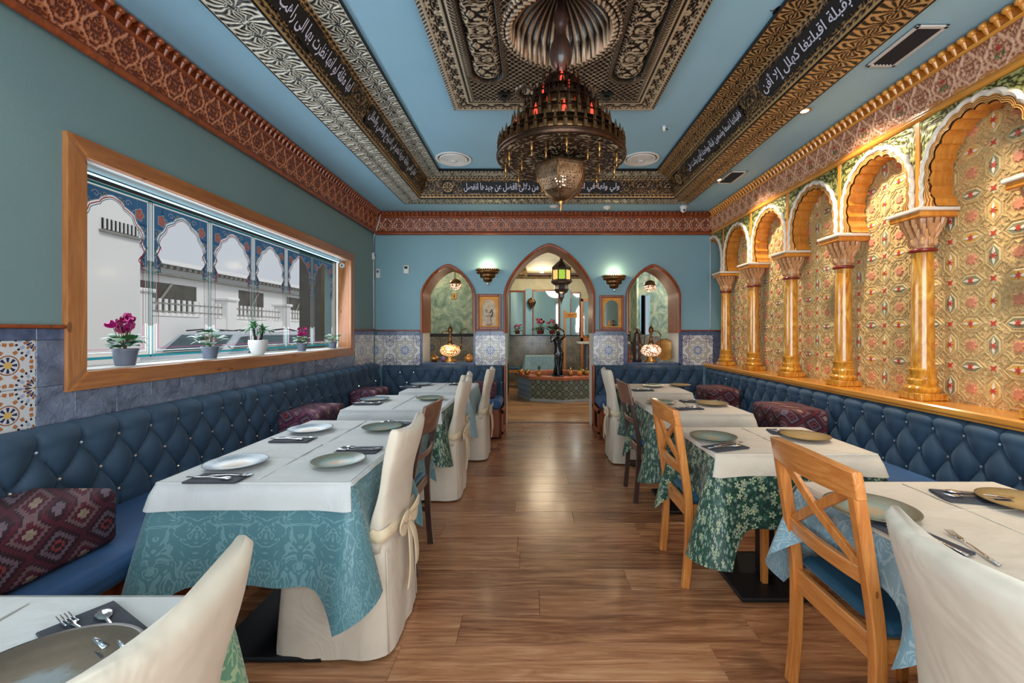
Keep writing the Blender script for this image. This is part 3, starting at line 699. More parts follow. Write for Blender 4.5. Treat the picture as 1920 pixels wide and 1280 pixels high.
def shape(s):
    s=s.replace('لا','\u0001').replace('لأ','\u0002'); F=dict(FORMS); F['\u0001']='FEFB FEFC - -'; F['\u0002']='FEF7 FEF8 - -'; out=[]
    for i,c in enumerate(s):
        if c not in F: out.append(c); continue
        f=F[c].split(); p=s[i-1] if i else ' '; n=s[i+1] if i+1<len(s) else ' '
        jp=p in F and F[p].split()[2]!='-'; jn=n in F and f[2]!='-'
        out.append(chr(int(f[(3 if jn else 1) if jp else (2 if jn else 0)],16)))
    return ''.join(reversed(out))
def text(body,name,mat,parent,center,xdir,ydir,width,height,ext=.003,arab=True):
    cu=bpy.data.curves.new(name,'FONT'); cu.body=shape(body) if arab else body; cu.size=1; cu.extrude=.0; cu.align_x='CENTER'; cu.align_y='CENTER'; cu.offset=.012 if arab else 0
    o=bpy.data.objects.new(name,cu); COL.objects.link(o); bpy.context.view_layer.update()
    me=bpy.data.meshes.new_from_object(o.evaluated_get(bpy.context.evaluated_depsgraph_get())); COL.objects.unlink(o); bpy.data.objects.remove(o)
    n=len(me.vertices); co=np.zeros(n*3,np.float32); me.vertices.foreach_get('co',co); co=co.reshape(-1,3)
    mn_,mx_=co.min(0),co.max(0); c=(mn_+mx_)/2; sx=width/(mx_[0]-mn_[0]); sy=height/(mx_[1]-mn_[1])
    X_=np.array(xdir,float); Y_=np.array(ydir,float); N_=np.cross(X_,Y_)
    P=np.array(center,float)+np.outer((co[:,0]-c[0])*sx,X_)+np.outer((co[:,1]-c[1])*sy,Y_)+N_*ext
    me.vertices.foreach_set('co',P.reshape(-1).astype(np.float32)); me.materials.clear(); me.materials.append(MT[mat]); me.update()
    return link(name,me,parent)
simple('letter_white',(218,216,232),.6,0,.05,30); simple('letter_dark',(40,30,30),.6); simple('letter_back',(20,16,15),.6,0,.3,20)
OX0,OX1,OY0,OY1=-1.565,1.885,-.34,5.31; MX0,MX1,MY0,MY1=-1.325,1.645,-.10,5.10; IX0,IX1,IY0,IY1=-1.03,1.35,.24,4.77
cf=T('carved_ceiling_frame','long carved gilt and black ceiling border with white lettering around the blue ceiling panel','ceiling border',(0,0,0))
ext=MB()
def ring_strip(nm,mat,lo,hi,z0,z1,nd_fn,hf,amp,res=.0065,bmat=None,prof=None):
    (a0,a1,b0,b1),(c0,c1,d0,d1)=lo,hi
    z0_,z1_=z0,z1
    for side in ('left','back','right'):
        m_=mat if side!='right' else mat.replace('gilt','gilt_brown') if mat=='gilt' else mat  # same gilding in a browner copy: the right side's light put into colour
        if side=='left': A=[(a0,1.2,z0_),(a0,b1,z0_)]; B=[(c0,1.2,z1_),(c0,d1,z1_)]; n=nd_fn(1,0)
        if side=='right': A=[(a1,b1,z0_),(a1,1.2,z0_)]; B=[(c1,d1,z1_),(c1,1.2,z1_)]; n=nd_fn(-1,0)
        if side=='back': A=[(a0,b1,z0_),(a1,b1,z0_)]; B=[(c0,d1,z1_),(c1,d1,z1_)]; n=nd_fn(0,-1)
        strip(nm,A,B,0,0,n,res,hf,amp,m_,cf,profile=prof)
def hstar(u,v,W):
    e=np.clip(np.minimum(v,W-v)/.008,0,1); return np.maximum(smooth01(orn_star(u,v,.20,14,W*.5)*1.35)*e*.95,(1-smooth01((np.minimum(v,W-v)-.006)/.006))*.8)
def hscroll(u,v,W):
    b=np.minimum(v,W-v); rail=(b<.012)*.95+(np.abs(b-.034)<.0035)*.8
    braid=np.where((b>.014)&(b<.031),.5+.5*np.cos(2*PI*(u/.045+np.abs(((b-.014)/.017)-.5))),0)*.8
    mid=orn_scroll(u,v,.32,30,1.7)*.75*(b>.04)
    P=.92; a=((u+.12)/P)%1*P; isr=(np.abs(a-P/2)<.06); r=np.sqrt((a-P/2)**2+(v-W/2)**2); th=np.arctan2(v-W/2,a-P/2)
    ros=np.where(r<.05,(.5+.5*np.cos(th*8))*(r>.012)+(r<=.008),0)*.9+(np.abs(r-.053)<.004)
    return np.clip(np.where(b<.04,rail+braid,np.where(isr,ros,mid)),0,1)
def down(x,y): return (0,0,-1)
def cove(x,y): v=np.array((x*.2,y*.2,-.11)); return tuple(v/np.linalg.norm(v))
ring_strip('outer_band','gilt',(OX0,OX1,OY0,OY1),(MX0,MX1,MY0,MY1),ZO-.018,ZO-.018,down,hstar,.009)
ring_strip('cove_band','gilt_brown',(MX0,MX1,MY0,MY1),(-1.20,1.52,0,4.98),ZO-.016,ZT-.012,cove,hscroll,.008,.006)
ring_strip('inner_band','gilt',(-1.205,1.525,0,4.985),(IX0,IX1,IY0,IY1),ZT-.018,ZT-.018,down,hstar,.009)
# edge fillets
eb=MB()
for (a,b,c,d,z,h) in ((OX0,OX1,OY0,OY1,ZO,.028),(MX0,MX1,MY0,MY1,ZO,.03),(IX0,IX1,IY0,IY1,ZT,.028)):
    w=.012
    for (x0,x1,y0,y1) in ((a-w/2,a+w/2,max(c,1.2),d),(b-w/2,b+w/2,max(c,1.2),d),(a,b,d-w/2,d+w/2)): eb.bbox(x0,x1,y0,y1,z-h,z-.001,.004)
eb.build('edge_fillet','gilt_rib',cf)
# lettering lies on black cartouches of the cove; cove centre line
def cov(side,s,t=.5,out=.004):
    z=ZO-.016+(ZT-ZO+.004)*t
    if side=='left': return (MX0+.125*t+out,s,z-out*.5)
    if side=='right': return (MX1-.125*t-out,s,z-out*.5)
    return (s,MY1-.12*t-out,z-out*.5)
UPZ=(ZT-ZO+.004); 
def letter(side,s,width,body,h=.105):
    sl=math.hypot(.122,UPZ)
    if side=='left': xd=(0,1,0); yd=(.125/sl,0,UPZ/sl); c=cov(side,s,.5,.011)
    if side=='right': xd=(0,-1,0); yd=(-.125/sl,0,UPZ/sl); c=cov(side,s,.5,.011)
    if side=='back': xd=(1,0,0); yd=(0,-.12/sl,UPZ/sl); c=cov(side,s,.5,.011)
    X_,Y_=np.array(xd,float),np.array(yd,float)
    b=MB(); C=np.array(c); N_=np.cross(X_,Y_); w=width/2+.02; hh=.062; b.add([C+X_*x+Y_*y_+N_*-.001 for x,y_ in ((-w,-hh*.6),(-w+.02,-hh),(w-.02,-hh),(w,-hh*.6),(w,hh*.6),(w-.02,hh),(-w+.02,hh),(-w,hh*.6))]); b.face(tuple(range(8))); b.build('cartouche','letter_back',cf)
    text(body,'lettering','letter_white',cf,c,xd,yd,width,h,.002)
letter('left',2.50,.98,'لها مقلة لو انها نظرت بها الى راهب قد صا'); letter('left',3.98,1.28,'تعلق قلبي طفلة عربية تنعم في الديباج والحلي والحلل')
letter('right',3.88,1.12,'فقبلتها تسعا وتسعين قبلة وواحدة أخرى وكنت على'); letter('right',2.42,1.15,'كلا لست بقبلة اقبلتغا كهلل إلا أفن')
letter('back',-.37,.86,'من دلالئ اافضل عن جيدها انفصل',.10); letter('back',.60,.78,'ولي ولها في الناس وبنتها',.10)
# ================================================================= carved medallion with shell dome
MXC,MYC=.16,2.50; HX,HY=.785,.94; DR=.29
md=T('ceiling_medallion','carved gilt ceiling medallion with a fluted round shell above the chandelier','ceiling medallion',(MXC,MYC,ZT))
nx,ny=250,300; gx=np.linspace(-HX,HX,nx)[None,:].repeat(ny,0); gy=np.linspace(-HY,HY,ny)[:,None].repeat(nx,1)
bx=HX-np.abs(gx); by=HY-np.abs(gy); b=np.minimum(bx,by); u=np.where(bx<by,gy,gx); r=np.sqrt(gx**2+gy**2); th=np.arctan2(gy,gx)
h=np.zeros_like(b); z=np.zeros_like(b)
def band(lo,hi): return (b>=lo)&(b<hi)
k=band(0,.03); h=np.where(k,orn_rope(u,b,.03),h); z=np.where(k,-.03,z)
k=band(.03,.045)|band(.125,.14)|band(.155,.165); h=np.where(k,.85,h); z=np.where(k,-.045,z)
k=band(.045,.125); h=np.where(k,orn_scroll(u,b,.12,40,1.6),h); z=np.where(k,-.04,z)
k=band(.14,.155); h=np.where(k,.1,h); z=np.where(k,-.05,z)
k=band(.165,.195); h=np.where(k,orn_rope(u,-b,.025),h); z=np.where(k,-.055,z)
k=b>=.195; ix,iy=HX-.195,HY-.195
def capsule(x,y,cx,cy,hw,hh,rad):
    dx=np.maximum(np.abs(x-cx)-(hw-rad),0); dy=np.maximum(np.abs(y-cy)-(hh-rad),0); return np.sqrt(dx**2+dy**2)-rad
lt=np.maximum(np.abs(np.cos((gx+gy)*PI/.045)),np.abs(np.cos((gx-gy)*PI/.045)))**10; h=np.where(k,.12+.75*lt,h); z=np.where(k,-.05,z)
ay=np.abs(gy); ax=np.abs(gx)
for (cx,cy,hw,hh,rad) in ((.465,0,.10,.50,.10),(0,.645,.26,.065,.06)):
    d=capsule(ax,ay,cx,cy,hw,hh,rad); inside=k&(d<0); rope=k&(d>=0)&(d<.03)
    h=np.where(inside,orn_scroll(gy if hh>hw else gx,(ax-cx) if hh>hw else (ay-cy),.26,26,1.8)*np.clip(-d/.015,0,1),h); z=np.where(inside,-.035-.02*smooth01(-d/.04),z)
    h=np.where(rope,.35+.65*(np.abs(((gx+gy)/.022)%1-.5)*2)*(np.abs(((gx-gy)/.022)%1-.5)*2),h); z=np.where(rope,-.065,z)
rr=DR+.006*np.cos(th*52)
k2=(r<DR+.055)&(r>=rr); h=np.where(k2,.15,h); z=np.where(k2,-.062,z); k4=(r<rr+.026)&(r>=rr); h=np.where(k4,.45+.5*np.abs(np.cos(th*26+r*60)),h); z=np.where(k4,-.072,z); k5=(np.abs(r-DR-.046)<.008); h=np.where(k5,.35+.6*np.abs(np.cos(th*40)),h); z=np.where(k5,-.066,z)
k3=r<rr; 
fl_=np.abs(np.sin(th*17+r*2.0)); h=np.where(k3,fl_*.72,h); z=np.where(k3,-.03+.24*np.sqrt(np.clip(1-(r/(DR+.015))**2,0,1))-.022*fl_*np.clip(r/DR*3,0,1),z)
P=np.stack([gx,gy,z-h*.010*(r>=rr)],-1)
grid('carved_panel',P,'gilt_rib',md,h=h,flip=True)
mb=MB(); 
for (x0,x1,y0,y1) in ((-HX,-HX+.004,-HY,HY),(HX-.004,HX,-HY,HY),(-HX,HX,-HY,-HY+.004),(-HX,HX,HY-.004,HY)): mb.box(x0,x1,y0,y1,-.031,0)
mb.build('panel_edge','gilt_rib',md)
for sx in (-1,1):
    for sy in (-1,1):
        q=MB(); q.bbox(-.045,.045,-.035,.035,-.085,-.06,.006).lathe([(.001,-.13),(.012,-.11),(.022,-.095),(.014,-.085)],seg=8); o=q.build('corner_boss','gilt_rib',md); o.location=(sx*.37,sy*.66,0)
# cut the ceiling above the dome: ceiling slab raised there by a recessed well (dome rises into it)
# ================================================================= right wall: geometric panel, arcade, ledge
p=.245; wr=wall_right
def cut(poly,off):  # inset polygon radially about its centre
    return [(x*off,y*off) for x,y in poly]
def prism(mb,poly,x0,x1,chamf=.85):
    # polygon in (y,z) facing -X : from x0 (wall) out to x1
    rs=[[(x0,a,b) for a,b in poly],[(x0+(x1-x0)*.6,a,b) for a,b in poly],[(x1,a*chamf,b*chamf) for a,b in poly]]
    mb.rings([q for q in rs],cap0=False); return mb
def star(n,r0,r1,a0=0): return [((r0 if i%2==0 else r1)*math.cos(a0+PI*i/n),(r0 if i%2==0 else r1)*math.sin(a0+PI*i/n)) for i in range(2*n)]
def lozp(w,hh): return [(-w,-hh*.45),(0,-hh),(w,-hh*.45),(w,hh*.45),(0,hh),(-w,hh*.45)]
def loz_mesh(colr,rot):
    b=MB()
    def pr(poly,x0,x1,k,c=.9): 
        b.mat(k); prism(b,[(z_,y_) if rot else (y_,z_) for y_,z_ in (poly if not rot else poly[::-1])],x0,x1,c)
    pr(lozp(.032,.066),0,-.005,0); pr(lozp(.026,.057),-.005,-.0055,1,.95); pr(lozp(.009,.05),-.0055,-.009,2,.8); pr(star(6,.022,.009),-.0055,-.011,3,.8)
    o=b.build('lozenge',['strap_cream',colr,'motif_white','motif_red']); m_=o.data; bpy.data.objects.remove(o); return m_
LZ={(c,r_):loz_mesh(c,r_) for c in ('loz_yellow','loz_green') for r_ in (0,1)}
b_=MB(); b_.mat(0); prism(b_,star(8,.034,.026),0,-.005,.9); b_.mat(1); prism(b_,star(4,.024,.008,PI/4),-.005,-.010,.85); o=b_.build('star',['strap_cream','motif_red']); STM=o.data; bpy.data.objects.remove(o)
b_=MB(); b_.mat(0); prism(b_,star(8,.032,.023),0,-.008,.88); o=b_.build('rosette',['motif_pink']); RSM=o.data; bpy.data.objects.remove(o)
# strap cell polylines (y,z) centred on the pink rosette
def seg(mb,a,b,w,x0,x1):
    d=Vector((b[0]-a[0],b[1]-a[1])); n=Vector((-d.y,d.x)).normalized()*w/2
    v=[(x0,a[0]+n.x*1.3,a[1]+n.y*1.3),(x0,b[0]+n.x*1.3,b[1]+n.y*1.3),(x1,b[0]+n.x*.6,b[1]+n.y*.6),(x1,a[0]+n.x*.6,a[1]+n.y*.6),(x1,b[0]-n.x*.6,b[1]-n.y*.6),(x1,a[0]-n.x*.6,a[1]-n.y*.6),(x0,b[0]-n.x*1.3,b[1]-n.y*1.3),(x0,a[0]-n.x*1.3,a[1]-n.y*1.3)]
    k=mb.add(v); mb.face((k,k+1,k+2,k+3)); mb.face((k+3,k+2,k+4,k+5)); mb.face((k+5,k+4,k+6,k+7))
cell=[]
H_=p/2
for q in range(4):
    c_,s_=math.cos(q*PI/2),math.sin(q*PI/2); rt=lambda a:(a[0]*c_-a[1]*s_,a[0]*s_+a[1]*c_)
    L=[((H_,.082),(H_-.044,.036)),((H_-.044,.036),(H_-.044,-.036)),((H_-.044,-.036),(H_,-.082)),   # outline of neighbour lozenge (half)
       ((H_-.044,.036),(.052,.052)),((.052,.052),(.036,H_-.044)),
       ((.046,.0),(.062,.020)),((.046,0),(.062,-.020)),((.062,.020),(.040,.040)),((.062,-.020),(.040,-.040)),
       ((H_-.012,.098),(.082,.082)),((.082,.082),(.098,H_-.012)),((.052,.052),(.070,.052)),((.070,.052),(.070,.070)),((.070,.070),(.052,.070)),((.082,.082),(.100,.070)),((.100,.070),(.100,.052))]
    cell+= [(rt(a),rt(b)) for a,b in L]
sm=MB(); YA,YBk=1.42,5.80; ZL=.905; j=0; yc=5.42-p*.5
cells=[]
cy=5.80-p/2
while cy>1.4: cells.append(cy); cy-=p
zc=ZL+.0
rows=[]; zz=ZL+p*.30
while zz<2.58: rows.append(zz); zz+=p
cnt=0
for i,cy in enumerate(cells):
    for k_,cz in enumerate(rows):
        for a,b in cell:
            sm.mat(0); seg(sm,(cy+a[0],cz+a[1]),(cy+b[0],cz+b[1]),.0048,XR-.001,XR-.0055)
        if cy>1.75:
            link('rosette',RSM,wr,(XR,cy,cz))
            link('lozenge',LZ[('loz_yellow' if (i+k_)%2 else 'loz_green',0)],wr,(XR,cy-p/2,cz))
            link('lozenge',LZ[('loz_green' if (i+k_)%2 else 'loz_yellow',1)],wr,(XR,cy,cz+p/2))
            link('star',STM,wr,(XR,cy-p/2,cz+p/2))
stuff(sm.build('strapwork',['strap_olive'],wr))
# ledge and arcade
ledge=T('wooden_ledge','long honey-coloured wooden ledge running under the arcade on the right wall','ledge',(XR,0,0))
MB().bbox(-.245,0,YF,YB-.001,.848,.888,.008).build('board','honey_y',ledge); 
mb=MB(); mb.bbox(-.235,-.05,YF,YB-.002,.835,.848,.004).build('moulding','honey_y',ledge)
PITCH=.685; CY=[5.42-PITCH*i for i in range(8)]; XC=2.385
def arch_bay(yc0,yc1,label,half=False):
    # yc0 far, yc1 near
    t=T('lobed_arch',label,'arch',(XF,(yc0+yc1)/2,2.035)); hw=PITCH/2; zc=.170; n=132
    def curve(r,scal,xx,vert=True,th0=R(-35),kz=1.12):
        L=[]
        for i in range(n+1):
            th=th0+(PI-2*th0)*i/n; s_=math.sin(th); c_=math.cos(th)
            lob=1+scal*(abs(math.sin((th+PI/2)*11/1))**.7-.5)/r
            if s_>=0: y_,z_=r*c_*lob,zc+kz*r*s_*lob
            else:
                f=s_/math.sin(th0); y_=math.copysign((r if vert else r*abs(c_))*(1 if vert else 1),c_)*lob; z_=zc-(zc-.002)*f
            L.append((xx,y_,z_))
        return L
    c0=curve(.258,.016,.13,False); c1=curve(.258,.016,0,False); c1b=curve(.262,.016,-.006,False); c2=curve(.292,.012,-.010); c2b=curve(.292,.012,-.018); c3=curve(.306,.012,-.026); c4=curve(.318,.010,-.018); c5=curve(.320,.010,-.001)
    m_=MB().rings([c0,c1],closed=False,cap0=False,cap1=False); m_.build('soffit','honey',t,40)
    # carved orange wavy band with relief
    A=np.array(c1b); B=np.array(c2); nv=12; s=np.linspace(0,1,nv)[:,None,None]; Pm=A[None]*(1-s)+B[None]*s; hh=.5+.5*np.cos(s[...,0]*2*PI*3+np.arange(n+1)[None,:]*.5); Pm[...,0]-=hh*.004
    grid('wavy_band',Pm,'band_orange',t,h=hh,flip=True)
    MB().rings([c2,c2b,c3,c4,c5],closed=False,cap0=False,cap1=False).build('white_moulding','moulding_white',t,60)
    # spandrel between moulding and frame, carved
    top=2.578-2.035; C=np.array(c5); D=C.copy()
    for i in range(n+1):
        y_,z_=C[i,1],C[i,2]-zc
        if z_<=0: D[i]=(0,math.copysign(hw-.018,y_),C[i,2]); continue
        k=min((hw-.018)/max(abs(y_),1e-6),(top-zc)/max(z_,1e-6)); D[i]=(0,y_*max(k,1),zc+z_*max(k,1))
    nv=22; s=np.linspace(0,1,nv)[:,None,None]; Pm=C[None]*(1-s)+D[None]*s; hh=orn_scroll(Pm[...,1]+.5,Pm[...,2],.6,40,1.5); Pm[...,0]=0.0-hh*.007
    grid('spandrel',Pm,'spandrel_green',t,h=hh,flip=True)
    return t
names=['bay beside the back wall','second bay from the back wall','third bay from the back wall','fourth bay from the back wall','nearest bay in full view','bay nearest the camera, cut by the frame edge','bay out beyond the picture edge']
for i in range(6): arch_bay(CY[i],CY[i+1],'white-edged lobed arch over the '+names[i],)
arch_bay(CY[0]+PITCH,CY[0],'partial white-edged lobed arch squeezed against the back wall corner')
st_=MB()
def column(y,label):
    t=T('column',label,'column',(XC,y,.888))
    b=MB(); b.bbox(-.085,.085,-.085,.085,0,.045,.006).lathe([(.08,.045),(.088,.055),(.09,.07),(.08,.082),(.07,.088),(.073,.10),(.075,.12),(.066,.13),(.066,.17),(.069,.175),(.069,.185),(.062,.19),(.062,.2)],seg=28); b.build('base','varnish_marble',t,40)
    s=MB().lathe([(.058,.195),(.056,.5),(.052,.9)],seg=28); s.build('shaft','varnish_marble',t,40)
    rg=MB().lathe([(.056,.893),(.068,.898),(.072,.906),(.068,.914),(.056,.918)],seg=28); rg.build('ring','ring_red',t,True)
    c=MB(); c.lathe([(.052,.915),(.056,.93),(.060,.985),(.062,1.01)],seg=8,a0=PI/8); 
    for k in range(8):
        a=k*PI/4; M_=Matrix.Rotation(a,4,'Z'); c.bbox(.05,.064,-.016,.016,.93,.985,.004,M_); c.bbox(.058,.070,-.010,.010,.938,.975,.003,M_)
    for lv,(r_,z_,n_) in enumerate(((.066,1.0,12),(.080,1.03,14),(.093,1.06,16))):
        for k in range(n_):
            a=2*PI*k/n_; c.tube([(r_*.85*math.cos(a),r_*.85*math.sin(a),z_-.03),(r_*math.cos(a),r_*math.sin(a),z_-.005),(r_*1.08*math.cos(a),r_*1.08*math.sin(a),z_+.03)],[.006,.012,.013],5)
    c.lathe([(.05,.99),(.07,1.03),(.085,1.095)],seg=12); c.build('capital','band_tan',t,50)
    a=MB(); a.mat(0).bbox(-.115,.115,-.115,.115,1.09,1.125,.006); a.mat(1).bbox(-.125,.115,-.125,.125,1.125,1.147,.005); a.build('abacus',['honey','moulding_white'],t)
    return t
simple('band_tan',(206,150,100),.35,0,.15,14,.2,90,.2)
cl=['golden varnished column nearest the back wall','second golden varnished column from the back wall','third golden varnished column from the back wall','fourth golden varnished column from the back wall','large golden varnished column nearest the camera in full view','golden varnished column at the right picture edge']
for i in range(6): column(CY[i],cl[i])
for i in range(6):
    q=MB(); q.bbox(XF-.008,XF+.05,CY[i]-.018,CY[i]+.018,2.034,2.582,.004); tag(q.build('arcade_strip','honey'),'orange wood strip rising above the '+cl[i].replace('golden varnished ','').replace('large ',''),'wood strip')
# frieze wall behind the cornice, above arcade
q=MB(); q.box(XF+.001,XR+.01,YF,YB,2.577,2.9); struct(q.build('trim_4','honey'))
# ================================================================= side window
win=struct(T('window_1','','')); 
for k_ in ('label','category'): del win[k_]
XG=-2.26
fr=MB(); X0_,X1_=XL-.002,XL+.026
y0,y1,z0,z1=1.955,5.075,1.03,2.20; iy0,iy1,iz0,iz1=2.04,4.99,1.115,2.112
def mitre(a,b,c,d): # quad in yz (outer0, outer1, inner1, inner0)
    r=[[(x,)+p_ for p_ in (a,b,c,d)] for x in (X0_,X1_-.004)]; ce=[sum(q_[0] for q_ in (a,b,c,d))/4,sum(q_[1] for q_ in (a,b,c,d))/4]
    r.append([(X1_,pp[0]+(ce[0]-pp[0])*.01,pp[1]+(ce[1]-pp[1])*.06) for pp in (a,b,c,d)])
    return MB().rings([q_ for q_ in r],cap0=False)
mitre((y0,z0),(y1,z0),(iy1,iz0),(iy0,iz0)).build('frame_board','pine_y',win); mitre((y1,z1),(y0,z1),(iy0,iz1),(iy1,iz1)).build('frame_board','pine_y',win)
mitre((y0,z1),(y0,z0),(iy0,iz0),(iy0,iz1)).build('frame_board','pine_z',win); mitre((y1,z0),(y1,z1),(iy1,iz1),(iy1,iz0)).build('frame_board','pine_z',win)
MB().box(XG,XL,iy1-.002,iy1+.02,iz0,iz1).build('reveal_board','pine_z',win); MB().box(XG,XL,iy0-.02,iy0+.002,iz0,iz1).build('reveal_board','pine_z',win)
MB().bbox(XG-.02,XL-.001,iy0,iy1,1.095,1.122,.003).build('sill','white_paint',win)
MB().box(XG-.01,XL-.001,iy0,iy1,2.108,2.13).build('soffit_panel','plastic_white',win)
hb=MB(); hb.bbox(XG-.02,XG+.035,iy0,iy1,2.085,2.108,.003); hb.build('blind_case','slot_dark',win)
MB().bbox(XG+.036,XG+.046,iy0,iy1,2.088,2.097,.002).build('led_strip','led_blue',win); MB().bbox(XG+.02,XG+.03,iy1-.014,iy1-.004,1.13,2.09,.002).build('led_strip','led_blue',win)
MB().box(XG-.003,XG+.003,iy0,iy1,1.115,2.1).build('pane','pane_glass',win)
ofr=MB()
for (a,b,c,d) in ((iy0-.02,iy0+.03,1.1,2.12),(iy1-.03,iy1+.02,1.1,2.12),(iy0,iy1,1.10,1.13),(iy0,iy1,2.095,2.13)): ofr.bbox(XG-.03,XG-.004,a,b,c,d,.003)
ofr.build('outer_frame','white_paint',win)
# painted glass: six arched panels of coloured film lines
PY=[2.107+.4705*i for i in range(7)]; PZ0,PZ1=1.155,2.075
for k_,c_ in (('film_teal',(40,132,140)),('film_blue',(70,118,160)),('film_red',(196,70,84)),('film_maroon',(150,40,96)),('film_cream',(222,204,170)),('film_white',(214,216,222)),('film_coral',(244,150,130))):
    o_=Mt(k_); MT[k_]=o_.set(rgb(*c_),.5,0,None,0); o_.b.inputs['Transmission Weight'].default_value=0
    # backlit thin film: part translucent
    tr=G.nodes.new('ShaderNodeBsdfTranslucent'); tr.inputs[0].default_value=rgb(*c_); mxs=G.nodes.new('ShaderNodeMixShader'); mxs.inputs[0].default_value=.55
    G.links.new(o_.b.outputs[0],mxs.inputs[1]); G.links.new(tr.outputs[0],mxs.inputs[2]); G.links.new(mxs.outputs[0],G.nodes['Material Output'].inputs[0])
XM=XG+.0045
class Film:
    def __init__(s): s.b=MB()
    def line(s,pts,w,k,dx=0):
        s.b.mat(k); P_=[Vector(q) for q in pts]; a=[];c=[]
        for i,q in enumerate(P_):
            d=(P_[min(i+1,len(P_)-1)]-P_[max(i-1,0)]); n_=Vector((-d.y,d.x)).normalized()*w/2; a.append((XM+dx,q.x+n_.x,q.y+n_.y)); c.append((XM+dx,q.x-n_.x,q.y-n_.y))
        s.b.rings([a,c],closed=False,cap0=False,cap1=False)
    def poly(s,pts,k,dx=0): s.b.mat(k); i=s.b.add([(XM+dx,a,b) for a,b in pts]); s.b.face(range(i,i+len(pts)))
film_mats=['film_teal','film_blue','film_red','film_maroon','film_cream','film_white','film_coral']
def lobed(cy,w,z0_,zt):
    # Mughal arch: foliate top plus scalloped lower shoulders; returns right half then mirrored
    H=zt-z0_; hp=[(1.0,0),(.84,.0),(.90,.06),(.78,.12),(.86,.20),(.98,.27),(.90,.34),(.86,.42),(.92,.50),(.86,.60),(.70,.70),(.64,.76),(.60,.82),(.42,.88),(.34,.90),(.26,.96),(0,1.02)]
    R_=[(cy+a*w,z0_+b*H) for a,b in hp]; return R_+[(2*cy-a,b) for a,b in R_[::-1][1:]]
def sm_(P_,n=3):
    out=[]
    for i in range(len(P_)-1):
        p0,p1,p2,p3=P_[max(i-1,0)],P_[i],P_[i+1],P_[min(i+2,len(P_)-1)]
        for j in range(n):
            t=j/n; out.append(tuple(.5*((2*p1[d])+(-p0[d]+p2[d])*t+(2*p0[d]-5*p1[d]+4*p2[d]-p3[d])*t*t+(-p0[d]+3*p1[d]-3*p2[d]+p3[d])*t**3) for d in (0,1)))
    return out+[P_[-1]]
fr_=random.Random(2)
